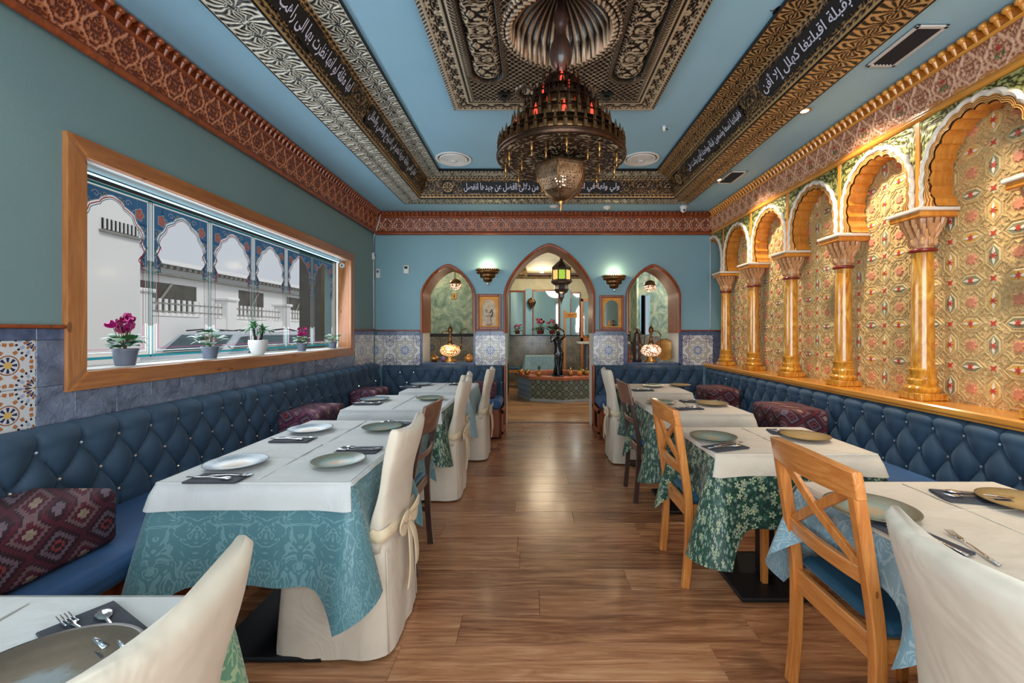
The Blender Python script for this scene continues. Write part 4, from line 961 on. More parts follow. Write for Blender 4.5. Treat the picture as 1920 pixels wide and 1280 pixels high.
for i in range(6):
    F=Film(); a,b=PY[i],PY[i+1]; c_=(a+b)/2; hw=(b-a)/2
    # framing lines
    for off,w,k in ((.012,.006,0),(.022,.003,4),(.036,.005,5),(.052,.004,3)):
        zt=PZ1-off*.5 if off<.03 else PZ1-.33
        F.line([(a+off,zt),(a+off,PZ0+off*1.0),(b-off,PZ0+off*1.0),(b-off,zt)],w,k,.0004*k)
    F.line([(a,PZ1-.006),(b,PZ1-.006)],.014,0); F.line([(a,PZ1-.02),(b,PZ1-.02)],.003,4); F.line([(a+.0,PZ0),(a+.0,PZ1)],.008,5); F.line([(a,PZ0+.006),(b,PZ0+.006)],.012,0)
    # blue spandrel filled between the arch and the top
    arch=sm_(lobed(c_,hw-.024,PZ1-.40,PZ1-.05)); 
    up=[(x,PZ1-.022) for x,_ in arch]
    up=[( (b-.024) if x>c_+(hw-.024)*.86 else (a+.024) if x<c_-(hw-.024)*.86 else x, z_ ) for (x,z_) in up]
    n_=len(arch)
    F.b.mat(1)
    for j in range(n_-1):
        (x0,z0a),(x1,z1a)=arch[j],arch[j+1]
        if z0a<PZ1-.165: X0b=X1b=(b-.024) if x0>c_ else (a+.024); F.b.quad((XM,x0,z0a),(XM,X0b,z0a),(XM,X1b,z1a),(XM,x1,z1a))
        else:
            F.b.quad((XM,x0,z0a),(XM,x0,PZ1-.022),(XM,x1,PZ1-.022),(XM,x1,z1a))
    for sg in (-1,1):
        e=(b-.024) if sg>0 else (a+.024); xa=[x for x,z_ in arch if z_>=PZ1-.165]; xe=max(xa) if sg>0 else min(xa)
        F.b.quad((XM+.0004,xe,PZ1-.165),(XM+.0004,e,PZ1-.165),(XM+.0004,e,PZ1-.022),(XM+.0004,xe,PZ1-.022))
    F.line(arch,.006,5,.001); F.line([(c_+(x-c_)*.95,z_-.012) for x,z_ in arch],.006,0 if i%2 else 2,.0012); F.line([(c_+(x-c_)*.90,z_-.022) for x,z_ in arch[len(arch)//5:-len(arch)//5]],.004,2 if i%2 else 0,.0014)
    for sg in (-1,1):
        # rose and vine scrolls
        rc=(c_+sg*(hw-.075),PZ1-.105)
        F.poly([(rc[0]+.030*math.cos(t_)*(1+.15*math.cos(5*t_)),rc[1]+.036*math.sin(t_)*(1+.15*math.cos(5*t_))) for t_ in [2*PI*q/20 for q in range(20)]],5,.0016)
        F.poly([(rc[0]+.024*math.cos(t_)*(1+.15*math.cos(5*t_)),rc[1]+.030*math.sin(t_)*(1+.15*math.cos(5*t_))) for t_ in [2*PI*q/20 for q in range(20)]],6,.002)
        F.line([(rc[0]-.018,rc[1]+.01),(rc[0],rc[1]-.01),(rc[0]+.014,rc[1]+.016)],.003,5,.0024)
        for (dx,dz,s0) in ((-.07,.045,1),(-.115,.055,-1),(-.03,.0,1),(.02,-.075,-1),(.028,-.125,1),(.03,-.18,-1),(.03,-.235,1)):
            q0=(rc[0]+sg*dx,rc[1]+dz); F.line([(q0[0]+sg*.022*(1-t_/11)*math.cos(s0*t_*.7),q0[1]+.022*(1-t_/11)*math.sin(s0*t_*.7)) for t_ in range(11)],.005,5 if s0>0 else 4,.0018)
        # interlaced capital foot of the arch
        f0=(c_+sg*(hw-.035),PZ1-.40); F.line([(f0[0]-sg*.030,f0[1]),(f0[0]-sg*.028,f0[1]+.04),(f0[0]-sg*.01,f0[1]+.09),(f0[0]-sg*.034,f0[1]+.14)],.006,2,.002); F.line([(f0[0]+sg*.01,f0[1]+.12),(f0[0]-sg*.012,f0[1]+.06),(f0[0]-sg*.034,f0[1]-.02),(f0[0]+sg*.012,f0[1]-.02)],.006,0,.0022)
    F.b.build('painted_panel',film_mats,win)
# ================================================================= ceiling fittings
def round_vent(x,label):
    t=T('ceiling_vent',label,'vent',(x,4.50,ZT)); q=MB()
    q.lathe([(.185,-.001),(.187,-.006),(.178,-.012),(.160,-.010),(.156,-.002)],seg=40); q.build('rim','plastic_white',t,True)
    for i,r_ in enumerate((.136,.108,.080,.052)): MB().lathe([(r_+.010,-.006-.003*i),(r_+.011,-.009-.003*i),(r_-.002,-.018-.003*i),(r_-.004,-.016-.003*i)],seg=36).build('diffuser_ring','plastic_white',t,True)
    MB().lathe([(.03,-.024),(.034,-.028),(.02,-.034),(.001,-.036)],seg=24).build('centre_disc','plastic_white',t,True); MB().lathe([(.155,-.001),(.155,-.003),(.001,-.003)],seg=32).build('backing','slot_dark',t)
round_vent(-.82,'round white ceiling vent left of the chandelier'); round_vent(1.11,'round white ceiling vent right of the chandelier')
def sq_vent(x,y,label):
    t=T('ceiling_vent',label,'vent',(x,y,ZO)); a,b=.085,.175
    q=MB()
    for u in ((-a,-a+.022,-b,b),(a-.022,a,-b,b),(-a,a,-b,-b+.022),(-a,a,b-.022,b)): q.bbox(*u,-.012,-.001,.003)
    q.build('frame','white_paint',t); MB().box(-a,a,-b,b,-.003,-.001).build('backing','slot_dark',t)
    for k in range(6): q=MB(); q.box(-.010,.010,-b+.02,b-.02,-.0015,.0015,Matrix.Translation((-.05+.02*k,0,-.006))@Matrix.Rotation(R(35),4,'Y')); q.build('slat','slot_dark',t)
sq_vent(2.055,2.42,'square slatted ceiling vent nearer the camera above the arcade'); sq_vent(2.02,4.46,'square slatted ceiling vent near the back right corner')
def downlight(x,y,z,label,e=18,tgt=None,col=(1,.88,.70)):
    t=T('downlight',label,'light',(x,y,z)); MB().lathe([(.042,-.001),(.044,-.006),(.034,-.010),(.030,-.006)],seg=24).build('bezel','brass',t,True); MB().lathe([(.030,-.004),(.026,-.007),(.001,-.008)],seg=20).build('lens','spot_disc',t,True)
    l=light('downlight_lamp','SPOT',(x,y,z-.03),e,col,.03,target=tgt or (x,y,0),spot=R(110),blend=.9); return t
downlight(1.935,3.12,ZO,'round brass spotlight in the ceiling strip above the arcade',95,(2.5,2.9,1.2)); downlight(1.93,4.53,ZO,'round brass spotlight next to the square vent near the back wall',85,(2.5,4.4,1.2))
downlight(1.935,1.75,ZO,'added unseen ceiling spotlight above the camera side of the arcade',95,(2.5,1.6,1.2))  # unseen lamp added to light the near end of the arcade
downlight(-1.83,1.2,ZO,'added unseen ceiling spotlight over the left bench outside the picture',22); downlight(-.6,.6,ZT,'added unseen ceiling spotlight behind the photographer, left',26); downlight(.95,.6,ZT,'added unseen ceiling spotlight behind the photographer, right',26)  # three more lamps added out of view to brighten the room
def disc(x,y,z,r_,hh,label,nm='smoke_detector'):
    t=T(nm,label,'detector',(x,y,z)); MB().lathe([(r_,-.001),(r_,-hh*.4),(r_*.8,-hh*.75),(r_*.4,-hh),(.001,-hh)],seg=24).build('body','plastic_white',t,50); MB().lathe([(r_*.35,-hh*.9),(r_*.3,-hh*1.15),(.001,-hh*1.2)],seg=16).build('sensor_cap','slot_dark' if nm!='smoke_detector' else 'plastic_white',t,True)
disc(.93,5.52,ZO,.05,.035,'round white smoke detector on the ceiling strip before the back cornice'); disc(.26,5.50,ZO,.055,.02,'flat white disc on the ceiling above the central arch')
t=T('sensor_cap','small white motion sensor on the blue ceiling right of the chandelier','sensor',(1.13,3.78,ZT)); MB().lathe([(.016,-.001),(.016,-.02),(.008,-.045),(.001,-.047)],seg=14).build('body','plastic_white',t,True); MB().tube([(0,0,-.01),(.03,-.01,-.04)],.005,6).build('lens','slot_dark',t)
t=T('security_camera','white dome security camera under the ceiling in the back right corner','camera',(1.88,5.48,ZO)); MB().lathe([(.042,-.001),(.045,-.02),(.04,-.035)],seg=24).build('base','plastic_white',t,True); MB().sphere((0,0,-.05),.036,20,12).build('dome','plastic_white',t,True); MB().sphere((0,-.028,-.062),.014,12,8).build('lens','black_glossy',t,True)
t=T('ceiling_socket','bare round wiring box mark on the blue ceiling right of the medallion','socket',(1.38,2.42,ZT)); MB().lathe([(.05,-.001),(.05,-.003),(.042,-.003),(.042,-.001)],seg=24).build('ring','letter_dark',t,True); MB().tube([(-.07,0,-.003),(.07,.01,-.003)],.002,5).build('scratch','letter_dark',t)
# ================================================================= chandelier
CX,CYY=.155,2.46
ch=T('chandelier','tiered bronze chandelier with red glass and a pierced lantern below','chandelier',(CX,CYY,0))
MB().lathe([(.02,3.27),(.03,3.2),(.018,3.14),(.03,3.1),(.045,3.06),(.03,3.01),(.02,2.99),(.034,2.95),(.055,2.91),(.066,2.86),(.055,2.81),(.03,2.78),(.014,2.76),(.012,2.3)],seg=24).build('stem','dark_wood',ch,True)
TI=[(.350,2.285,.075,44),(.275,2.385,.085,34),(.205,2.475,.085,26),(.150,2.555,.08,20),(.100,2.635,.085,14)]
MB().lathe([(.356,2.262),(.362,2.27),(.362,2.282),(.352,2.287),(.30,2.287)],seg=56).build('base_rim','bronze',ch,40)
pl=MB(); N=10
pts=[(.352*math.cos(2*PI*i/40),.352*math.sin(2*PI*i/40)) for i in range(40)]
nr,nt=40,160; rr_=np.linspace(.06,.352,nr)[:,None].repeat(nt,1); tt=np.linspace(0,2*PI,nt)[None,:].repeat(nr,0)
hh=orn_scroll(tt/(2*PI)*1.4,rr_,.14,36,1.6); P=np.stack([rr_*np.cos(tt),rr_*np.sin(tt),2.264-hh*.005+0*(rr_)],-1); grid('pierced_plate',P,'gilt_rib',ch,h=hh*.8)
for k,(r_,z_,hh_,n_) in enumerate(TI):
    w=MB(); w.lathe([(r_+.006,z_),(r_+.010,z_+.006),(r_+.006,z_+.012),(r_-.004,z_+.012)],seg=48); 
    if k: w.lathe([(r_+.008,z_-.002),(r_+.06,z_-.012),(r_+.062,z_-.016),(r_+.008,z_-.008)],seg=48)
    w.lathe([(r_+.003,z_+hh_*.62),(r_+.007,z_+hh_*.66),(r_+.003,z_+hh_*.7)],seg=48); tr=w.build('tier_ring','bronze',ch,40)
    for i in range(n_):
        a=2*PI*i/n_; 
        if i==0:
            s=MB(); s.box(-.003,.003,-.010,.010,0,hh_*.75).tube([(0,0,hh_*.7),(0,0,hh_*.95),(0,0,hh_*1.35)],[.010,.007,.001],6); s.tube([(.002,-.006,.0),(.006,-.006,hh_*.4),(.002,-.006,hh_*.75)],.0025,5); o=s.build('spire','dark_brass' if k<2 else 'bronze',tr,40); sm0=o.data; o.location=(r_,0,z_)
        else: o=link('spire',sm0,tr,(r_*math.cos(a),r_*math.sin(a),z_)); o.rotation_euler=(0,0,a)
    if k>0:
        m_=n_//3
        for i in range(m_):
            a=2*PI*(i+.25*k)/m_
            if i==0:
                s=MB(); s.lathe([(.004,.0),(.010,.02),(.012,.04),(.008,.062),(.001,.085)],seg=8); o=s.build('red_flame_glass','red_glass',tr,True); fm=o.data; o.location=((r_-.012)*math.cos(a),(r_-.012)*math.sin(a),z_+.004)
            else: link('red_flame_glass',fm,tr,((r_-.012)*math.cos(a),(r_-.012)*math.sin(a),z_+.004))
    MB().lathe([(r_-.014,z_),(r_-.02,z_+hh_)],seg=24).build('inner_drum','dark_brass',ch,True)
for i in range(11):
    a=2*PI*(i+.3)/11
    d=MB(); d.lathe([(.004,0),(.007,-.012),(.004,-.02),(.009,-.032),(.005,-.045),(.002,-.055),(.005,-.065),(.001,-.085)],seg=8); o=d.build('drop_pendant','brass',ch,True); o.location=(.315*math.cos(a),.315*math.sin(a),2.262)
for i in range(6):
    a=2*PI*(i+.1)/6; d=MB().lathe([(.003,0),(.006,-.012),(.003,-.02),(.007,-.032),(.004,-.045),(.001,-.07)],seg=8); o=d.build('drop_pendant','brass',ch,True); o.location=(.22*math.cos(a),.22*math.sin(a),2.262)
# hexagonal pierced lantern
lan=[(.02,2.262),(.10,2.245),(.150,2.225),(.150,2.205),(.136,2.14),(.105,2.085),(.055,2.05),(.012,2.035)]
for s6 in range(6):
    a0,a1=PI/3*s6+.35,PI/3*(s6+1)+.35; nv=len(lan)-2; b=MB()
    for (ra,za),(rb,zb) in zip(lan[2:],lan[3:]): b.quad((ra*math.cos(a0),ra*math.sin(a0),za),(ra*math.cos(a1),ra*math.sin(a1),za),(rb*math.cos(a1),rb*math.sin(a1),zb),(rb*math.cos(a0),rb*math.sin(a0),zb))
    b.build('lantern_panel','pierced_metal',ch)
    MB().tube([(r_*math.cos(a0)*1.01,r_*math.sin(a0)*1.01,z_) for r_,z_ in lan[1:]],.0045,6).build('lantern_rib','dark_brass',ch,True)
MB().lathe([(.02,2.27),(.10,2.247),(.152,2.229),(.154,2.222),(.148,2.220)],seg=6,a0=.35).build('lantern_cap','dark_brass',ch)
MB().lathe([(.012,2.04),(.016,2.03),(.006,2.02),(.010,2.008),(.004,1.99),(.001,1.965)],seg=10).build('finial','brass',ch,True)
MB().sphere((0,0,2.15),.035,14,10).build('bulb','lantern_bulb',ch,True)
light('chandelier_lamp','POINT',(CX,CYY,2.15),5,WARM,.03)
light('chandelier_red_lamp','POINT',(CX,CYY,2.74),3,(1,.35,.2),.05)
# ================================================================= banquettes
BA,BB=.177,.134
def tuft(u,zr,ztop):
    """puff height 0..1; zr = height below top row of buttons (z-z1)"""
    s=u/BA+zr/(2*BB); t=u/BA-zr/(2*BB)
    d=np.minimum(np.abs(np.sin(PI*s)),np.abs(np.sin(PI*t)))
    p1=np.abs(np.sin(PI*s)*np.sin(PI*t))**.42
    top=np.abs(np.sin(PI*u/BA))**.38
    lo=np.abs(np.sin(PI*(u/BA)))**.38
    k=smooth01(zr/.03)
    h=p1*(1-k)+top*k
    kb=smooth01((-2*BB-.01-zr)/.03); h=h*(1-kb)+lo*kb
    return h
def bench(name,wall,s0,s1,zt,label,seat0,seat1,fs,u0=0,btn=(None,None),joints=(),depth=.115,seatd=.60):
    # wall: 'left' (faces +X), 'right' (faces -X), 'back' (faces -Y)
    def Pt(s,d,z):
        if wall=='left': return (XL+d,s,z)
        if wall=='right': return (XR-d,s,z)
        return (s,YB-d,z)
    d0=depth
    t=T(name,label,'bench')
    z1=zt-.092; nu=int((s1-s0)/.0105)+1; nz=46
    s=np.linspace(s0,s1,nu)[None,:].repeat(nz,0); zv=np.linspace(.44,zt,nz)[:,None].repeat(nu,1)
    h=tuft(s-u0,zv-z1,zt); body=.035*h
    topr=np.sqrt(np.clip(1-((zv-(zt-.05))/.05).clip(0,1)**2,0,1)); d=(d0-.038+body*1.25)*(.25+.75*topr)
    for j in joints: d=d-.02*np.exp(-((s-j)/.008)**2)
    e=np.clip(np.minimum(s-s0,s1-s)/.02,0,1); d=d*(.3+.7*np.sqrt(e))
    if wall=='left': P=np.stack([XL+d,s,zv],-1)
    elif wall=='right': P=np.stack([XR-d,s,zv],-1)
    else: P=np.stack([s,YB-d,zv],-1)
    tb=grid('tufted_back',P,'velvet',t,flip=(wall=='left'))
    q=MB()
    if wall=='back': q.box(s0,s1,YB-d0*.3,YB-.001,.1,zt-.002)
    elif wall=='left': q.box(XL+.001,XL+d0*.3,s0,s1,.1,zt-.002)
    else: q.box(XR-d0*.3,XR-.001,s0,s1,.1,zt-.002)
    q.build('back_board','slot_dark',t)
    # crystal buttons
    b=MB(); b.sphere((0,0,0),.0085,6,4); bo=None
    k0=int(math.floor((s0-u0)/BA)); k1=int(math.ceil((s1-u0)/BA)); v0=btn[0] if btn[0] is not None else s0+.03; v1=btn[1] if btn[1] is not None else s1-.03
    for row in range(3):
        for k in range(k0,k1+1):
            sv=u0+(k+(.5 if row==1 else 0))*BA
            if v0<sv<v1:
                p=Pt(sv,d0-.026,z1-row*BB)
                if bo is None: bo=b.build('button','crystal',tb); bo.location=p
                else: link('button',bo.data,tb,p)
    # seat cushion(s) and plinth
    for (a,b2) in seat0 and [(seat0,seat1)] or []: pass
    for (a,b2) in fs:
        q=MB()
        if wall=='back': q.bbox(a,b2,YB-seatd,YB-d0+.03,.365,.475,.03)
        elif wall=='left': q.bbox(XL+d0-.03,XL+seatd,a,b2,.365,.475,.03)
        else: q.bbox(XR-seatd,XR-d0+.03,a,b2,.365,.475,.03)
        o=q.build('seat_cushion','velvet_seat',t,30); mdf=o.modifiers.new('bevel','BEVEL'); mdf.width=.012; mdf.segments=3
        q=MB()
        if wall=='back': q.box(a+.03,b2-.03,YB-seatd+.06,YB-.05,.03,.37)
        elif wall=='left': q.box(XL+.05,XL+seatd-.06,a+.03,b2-.03,.03,.37)
        else: q.box(XR-seatd+.06,XR-.05,a+.03,b2-.03,.03,.37)
        q.build('plinth','red_wood',t)
    return t
o_=Mt('crystal'); MT['crystal']=o_.set((.95,.97,1,1),.05,.85,None,1)
bench('banquette','left',YF+.01,YB-.115,.90,'long blue velvet tufted bench along the window wall',None,None,[(YF+.02,1.15),(1.155,3.05),(3.055,YB-.12)],u0=1.773,btn=(.3,5.66),joints=(1.15,3.05))
bench('banquette','back',XL+.115,-.385,.862,'short blue tufted bench on the back wall left of the doorway',None,None,[(XL+.62,-.39)],u0=-.86,joints=())
bench('banquette','back',.80,2.235,.862,'short blue tufted bench on the back wall right of the doorway',None,None,[(.80,1.755)],u0=.87)
bench('banquette','right',YF+.01,YB-.115,.845,'long blue velvet tufted bench under the arcade ledge',None,None,[(YF+.02,1.3),(1.305,3.35),(3.355,YB-.12)],u0=2.123,btn=(.8,5.66),joints=(1.35,3.22),depth=.26,seatd=.74)
for x,lab in ((-.372,'wooden end panel closing the back-left bench by the doorway'),(.79,'wooden end panel closing the back-right bench by the doorway')):
    t=T('bench_end',lab,'bench end',(x,YB,0)); q=MB(); q.bbox(-.012,.012,-.12,-.001,0,.86,.004).bbox(-.012,.012,-.55,-.50,0,.37,.004).bbox(-.012,.012,-.55,-.001,.31,.36,.004).bbox(-.012,.012,-.55,-.001,.06,.10,.004); q.build('frame','red_wood',t)
# ================================================================= kilim cushions
def kil(loc,w,d,hh,mat,label,rz=0):
    q=MB(); q.bbox(-w/2,w/2,-d/2,d/2,0,hh,.022); o=q.build('kilim_cushion',mat,None,60,loc,rz); mm=o.modifiers.new('bevel','BEVEL'); mm.width=.018; mm.segments=3; tag(o,label,'cushion','kilim cushions on the benches')
    p=MB(); p.tube([(-w/2+.02,-d/2+.004,.02),(w/2-.02,-d/2+.004,.02)],.005,6); p.build('piping','kilim_maroon',o,True)
ZS=.477
kil((-1.80,1.50,ZS),.34,.46,.215,'kilim_maroon','maroon kilim box cushion on the window bench nearest the camera'); kil((-1.82,3.62,ZS),.32,.50,.20,'kilim_purple','purple kilim box cushion on the window bench behind the large table'); kil((-1.83,4.90,ZS),.30,.42,.19,'kilim_purple','small purple kilim box cushion at the far end of the window bench')
kil((-.62,5.50,ZS),.30,.28,.20,'kilim_purple','purple kilim cushion on the back-left bench behind the covered chair')
kil((2.04,3.50,ZS),.36,.46,.235,'kilim_red','red kilim box cushion on the arcade bench beside the second table'); kil((2.04,4.85,ZS),.34,.42,.215,'kilim_red','dark red kilim box cushion at the far end of the arcade bench')
# ================================================================= tables
ZT_=.72
def table(X0,X1,Y0,Y1,label,white,under,udrop,uname,wname,base=(.23,.23),wover=.09,seed=0,wlab='',ulab='',corner=.06,flare=.07,wdrops=None,cd=.25):
    cx,cy=(X0+X1)/2,(Y0+Y1)/2
    t=T('dining_table',label,'table',(cx,cy,0)); hx,hy=(X1-X0)/2,(Y1-Y0)/2
    MB().bbox(-hx,hx,-hy,hy,ZT_-.03,ZT_,.004).build('tabletop','dark_wood',t)
    MB().bbox(-.035,.035,-.035,.035,.025,ZT_-.03,.004).build('pedestal','black_metal',t); MB().bbox(-base[0],base[0],-base[1],base[1],.0015,.022,.006).build('base_plate','black_metal',t)
    u=clothmesh('tablecloth',X0-.006,X1+.006,Y0-.006,Y1+.006,ZT_+.001,udrop,under,seed=seed,corner=corner,flare=flare,cdrop=cd,uvo=seed*.37); tag(u,ulab,'tablecloth',uname)
    wd_=wdrops or (.012,.006,wover,.03); r2=random.Random(seed); mph=[r2.uniform(0,6.28) for _ in range(8)]
    w=clothmesh('table_runner',X0-.009,X1+.009,Y0-.014,Y1+.014,ZT_+.008,wd_,white,seed=seed+5,corner=.0,flare=.12,cdrop=.05,nring=5,match=(udrop,corner,flare,cd,mph,.012)); 
    cr=MB()
    if X1-X0>.5:
        cr.tube([(cx,Y0+.02,ZT_+.0135),(cx+.002,cy,ZT_+.014),(cx,Y1-.02,ZT_+.0135)],.0022,6); cr.tube([(X0+.02,cy+.03,ZT_+.0135),(X1-.02,cy+.03,ZT_+.0135)],.0014,6); cr.build('fold_crease',white,w,True)
    tag(w,wlab,'table runner','white cloths over the tables')
    return t
UG='patterned tablecloths under the white cloths'
table(-1.44,-.66,.30,.93,'pedestal dining table at the lower left corner under white cloth','white_cloth','damask_green',(.1,.40,.3,.3),UG,'',seed=1,wlab='white cloth on the table at the lower left corner',ulab='pale green damask tablecloth at the lower left corner',wdrops=(.01,.006,.03,.02))
table(-1.42,-.70,1.665,2.222,'near half of the large pair of tables on the left','white_cloth','damask_teal',(.30,.30,.36,.04),UG,'',seed=2,wlab='white cloth on the near left table, its front flap hanging over teal damask',ulab='teal damask tablecloth hanging from the near left table',flare=.10,corner=.09,cd=.35)
table(-1.42,-.70,2.238,2.80,'far half of the large pair of tables on the left','white_cloth','damask_teal',(.30,.30,.04,.30),UG,'',seed=3,wlab='white cloth on the far half of the large left table',ulab='teal damask tablecloth on the far half of the large left table',wdrops=(.012,.006,.01,.05))
table(-1.40,-.68,3.20,3.92,'pedestal table in the second row on the left','white_cloth','floral_green',(.30,.32,.30,.30),UG,'',seed=4,wlab='white cloth on the second-row left table with a green floral edge below',ulab='dark green floral tablecloth on the second-row left table')
table(-1.26,-.62,4.15,4.85,'small pedestal table at the back left before the blue bench','white_cloth','damask_blue',(.30,.34,.30,.30),UG,'',seed=5,wlab='white cloth on the back left table before the bench',ulab='pale blue damask tablecloth on the back left table')
table(1.01,1.74,.50,1.06,'near half of the pair of tables at the lower right','white_cloth_warm_lit','damask_blue',(.14,.1,.30,.04),UG,'',seed=6,wlab='white cloth on the near half of the lower right table behind the covered chair',ulab='pale blue damask cloth on the near half of the lower right table',wdrops=(.006,.012,.06,.01))
table(1.01,1.74,1.075,1.65,'far half of the pair of tables at the lower right','white_cloth_warm_lit','damask_blue',(.14,.1,.04,.24),UG,'',seed=7,wlab='white cloth on the lower right table beside the pine chair',ulab='pale blue damask cloth hanging behind the near pine chair',wdrops=(.006,.012,.01,.06),corner=.10,cd=.8)
table(.86,1.60,2.05,2.60,'second table on the right with a black square base plate','white_cloth_warm_lit','floral_green',(.33,.3,.33,.30),UG,'',seed=8,wlab='white cloth on the second right table between the two pine chairs',ulab='dark green floral tablecloth hanging to the knee on the second right table',corner=.11,cd=.4)
table(.86,1.52,3.05,3.64,'third table on the right behind the far pine chair','white_cloth_warm_lit','floral_green',(.33,.3,.30,.30),UG,'',seed=9,wlab='white cloth on the third right table behind the far pine chair',ulab='dark green floral tablecloth on the third right table',corner=.1,cd=.4)
table(.88,1.48,4.10,4.78,'fourth table on the right beside the back bench','white_cloth_warm_lit','floral_green',(.30,.3,.30,.30),UG,'',seed=10,wlab='white cloth on the fourth right table before the back bench',ulab='green floral tablecloth on the fourth right table')
# ---- plates, napkins, cutlery
ZP=ZT_+.0145
def plate(x,y,mat,label,r_=.115):
    t=T('plate',label,'plate',(x,y,ZP)); s=r_/.115
    MB().lathe([(.055*s,0),(.062*s,.003),(.085*s,.008),(.108*s,.016),(.1150*s,.019),(.1155*s,.021),(.110*s,.020),(.085*s,.012),(.070*s,.0075),(.001,.006)],seg=48).build('dish',mat,t,True)
    return t
def fork(t,M_):
    q=MB(); P_=lambda a:[M_@Vector(p_) for p_ in a]
    q.tube(P_([(0,-.095,.003),(0,-.05,.004),(0,0,.006),(0,.035,.004),(0,.045,.005)]),[.0055,.0045,.0028,.0028,.008],8,.4)
    for k in range(4): q.tube(P_([(-.0085+.0057*k,.043,.005),(-.0085+.0057*k,.065,.003),(-.0085+.0057*k,.092,.007)]),[.0019,.0017,.001],5)
    q.build('fork','silver',t,True)
def spoon(t,M_):
    q=MB(); P_=lambda a:[M_@Vector(p_) for p_ in a]
    q.tube(P_([(0,-.095,.003),(0,-.05,.004),(0,0,.006),(0,.04,.004),(0,.050,.004),(0,.065,.004),(0,.080,.004),(0,.09,.004)]),[.0055,.0045,.0028,.003,.010,.0145,.011,.002],10,.35); q.build('spoon','silver',t,True)
def setting(x,y,rz,label,mode=0,sp=True):
    n=MB(); n.bbox(-.055,.055,-.10,.10,0,.005,.002); o=tag(n.build('napkin','napkin',None,False,(x,y,ZP),rz),label+' napkin','napkin','dark napkins with cutlery')
    p=MB(); p.bbox(-.02,.055,-.10,.098,.005,.0075,.001); p.build('folded_flap','napkin',o)
    M_=Matrix.Translation((x,y,ZP+.008))@Matrix.Rotation(rz,4,'Z')
    c=T('cutlery',label+' cutlery','cutlery',(0,0,0),0,'cutlery on the napkins'); fork(c,M_@Matrix.Translation((-.012,.03*mode,0))@Matrix.Rotation(.06,4,'Z')); 
    if sp: spoon(c,M_@Matrix.Translation((.018,-.02,0.001))@Matrix.Rotation(-.1,4,'Z'))
def at(px,py,z=ZP): Y=(1.30-z)*820/(py-622); return ((px-1000)*Y/820,Y)
for px,py,mt,lb,r_ in ((443,873,'plate_blue','blue-rimmed plate at the front left of the large left table',.118),(634,869,'plate_olive','olive-rimmed plate at the front right of the large left table',.113),(582,808,'plate_blue','pale plate at the far left of the large left table',.118),(716,805,'plate_olive','grey-green plate at the far right of the large left table behind the covered chair',.113),
   (703,751,'plate_blue','pale plate on the bench side of the second-row left table',.115),(806,749,'plate_olive','green-grey plate on the aisle side of the second-row left table',.115),(790,722,'plate_blue','plate on the bench side of the back left table',.11),
   (1337,823,'plate_olive','olive plate on the aisle side of the second right table',.118),(1510,822,'plate_gold','sand-coloured plate on the bench side of the second right table',.118),(1335,759,'plate_gold','sand-coloured plate on the bench side of the third right table',.118),(1240,757,'plate_olive','plate behind the far pine chair on the third right table',.11),
   (1632,960,'plate_olive','brown-green plate seen behind the near pine chair',.125),(1925,950,'plate_gold','mustard plate cut by the right picture edge',.12),(1225,725,'plate_olive','plate on the aisle side of the fourth right table',.11),(1275,724,'plate_gold','plate on the bench side of the fourth right table',.11),
   (60,1300,'plate_brown','dark speckled brown plate at the lower left corner',.135)):
    x,y=at(px,py); plate(x,y,mt,lb,r_)
for px,py,rz,lb,md_ in ((410,898,R(-90),'front left setting of the large left table,',1),(672,845,R(90),'front right setting of the large left table,',0),(550,825,R(-90),'far left setting of the large left table,',1),(742,795,R(80),'far right setting of the large left table,',0),
   (690,757,R(-90),'bench-side setting of the second-row left table,',1),(770,726,R(-80),'bench-side setting of the back left table,',0),(860,721,R(90),'aisle-side setting of the back left table,',0),
   (1360,839,R(-70),'aisle-side setting of the second right table,',1),(1478,811,R(80),'bench-side setting of the second right table,',0),(1290,766,R(-80),'aisle-side setting of the third right table,',0),(1300,753,R(90),'bench-side setting of the third right table,',0),
   (1672,1010,R(10),'setting half hidden by the near pine chair,',0),(1825,935,R(75),'bench-side setting of the lower right table,',0),(1205,732,R(90),'aisle-side setting of the fourth right table,',0)):
    x,y=at(px,py); x+=.07*(px==1672); setting(x,y,rz,lb+' dark',md_)
x,y=at(178,1192); setting(x,y,R(60),'lower left corner setting, dark',.6)
c=T('cutlery','fork resting on the white cloth behind the front covered chair','cutlery'); x,y=at(1768,1000); fork(c,Matrix.Translation((x,y-.08,ZP))@Matrix.Rotation(R(-15),4,'Z'))
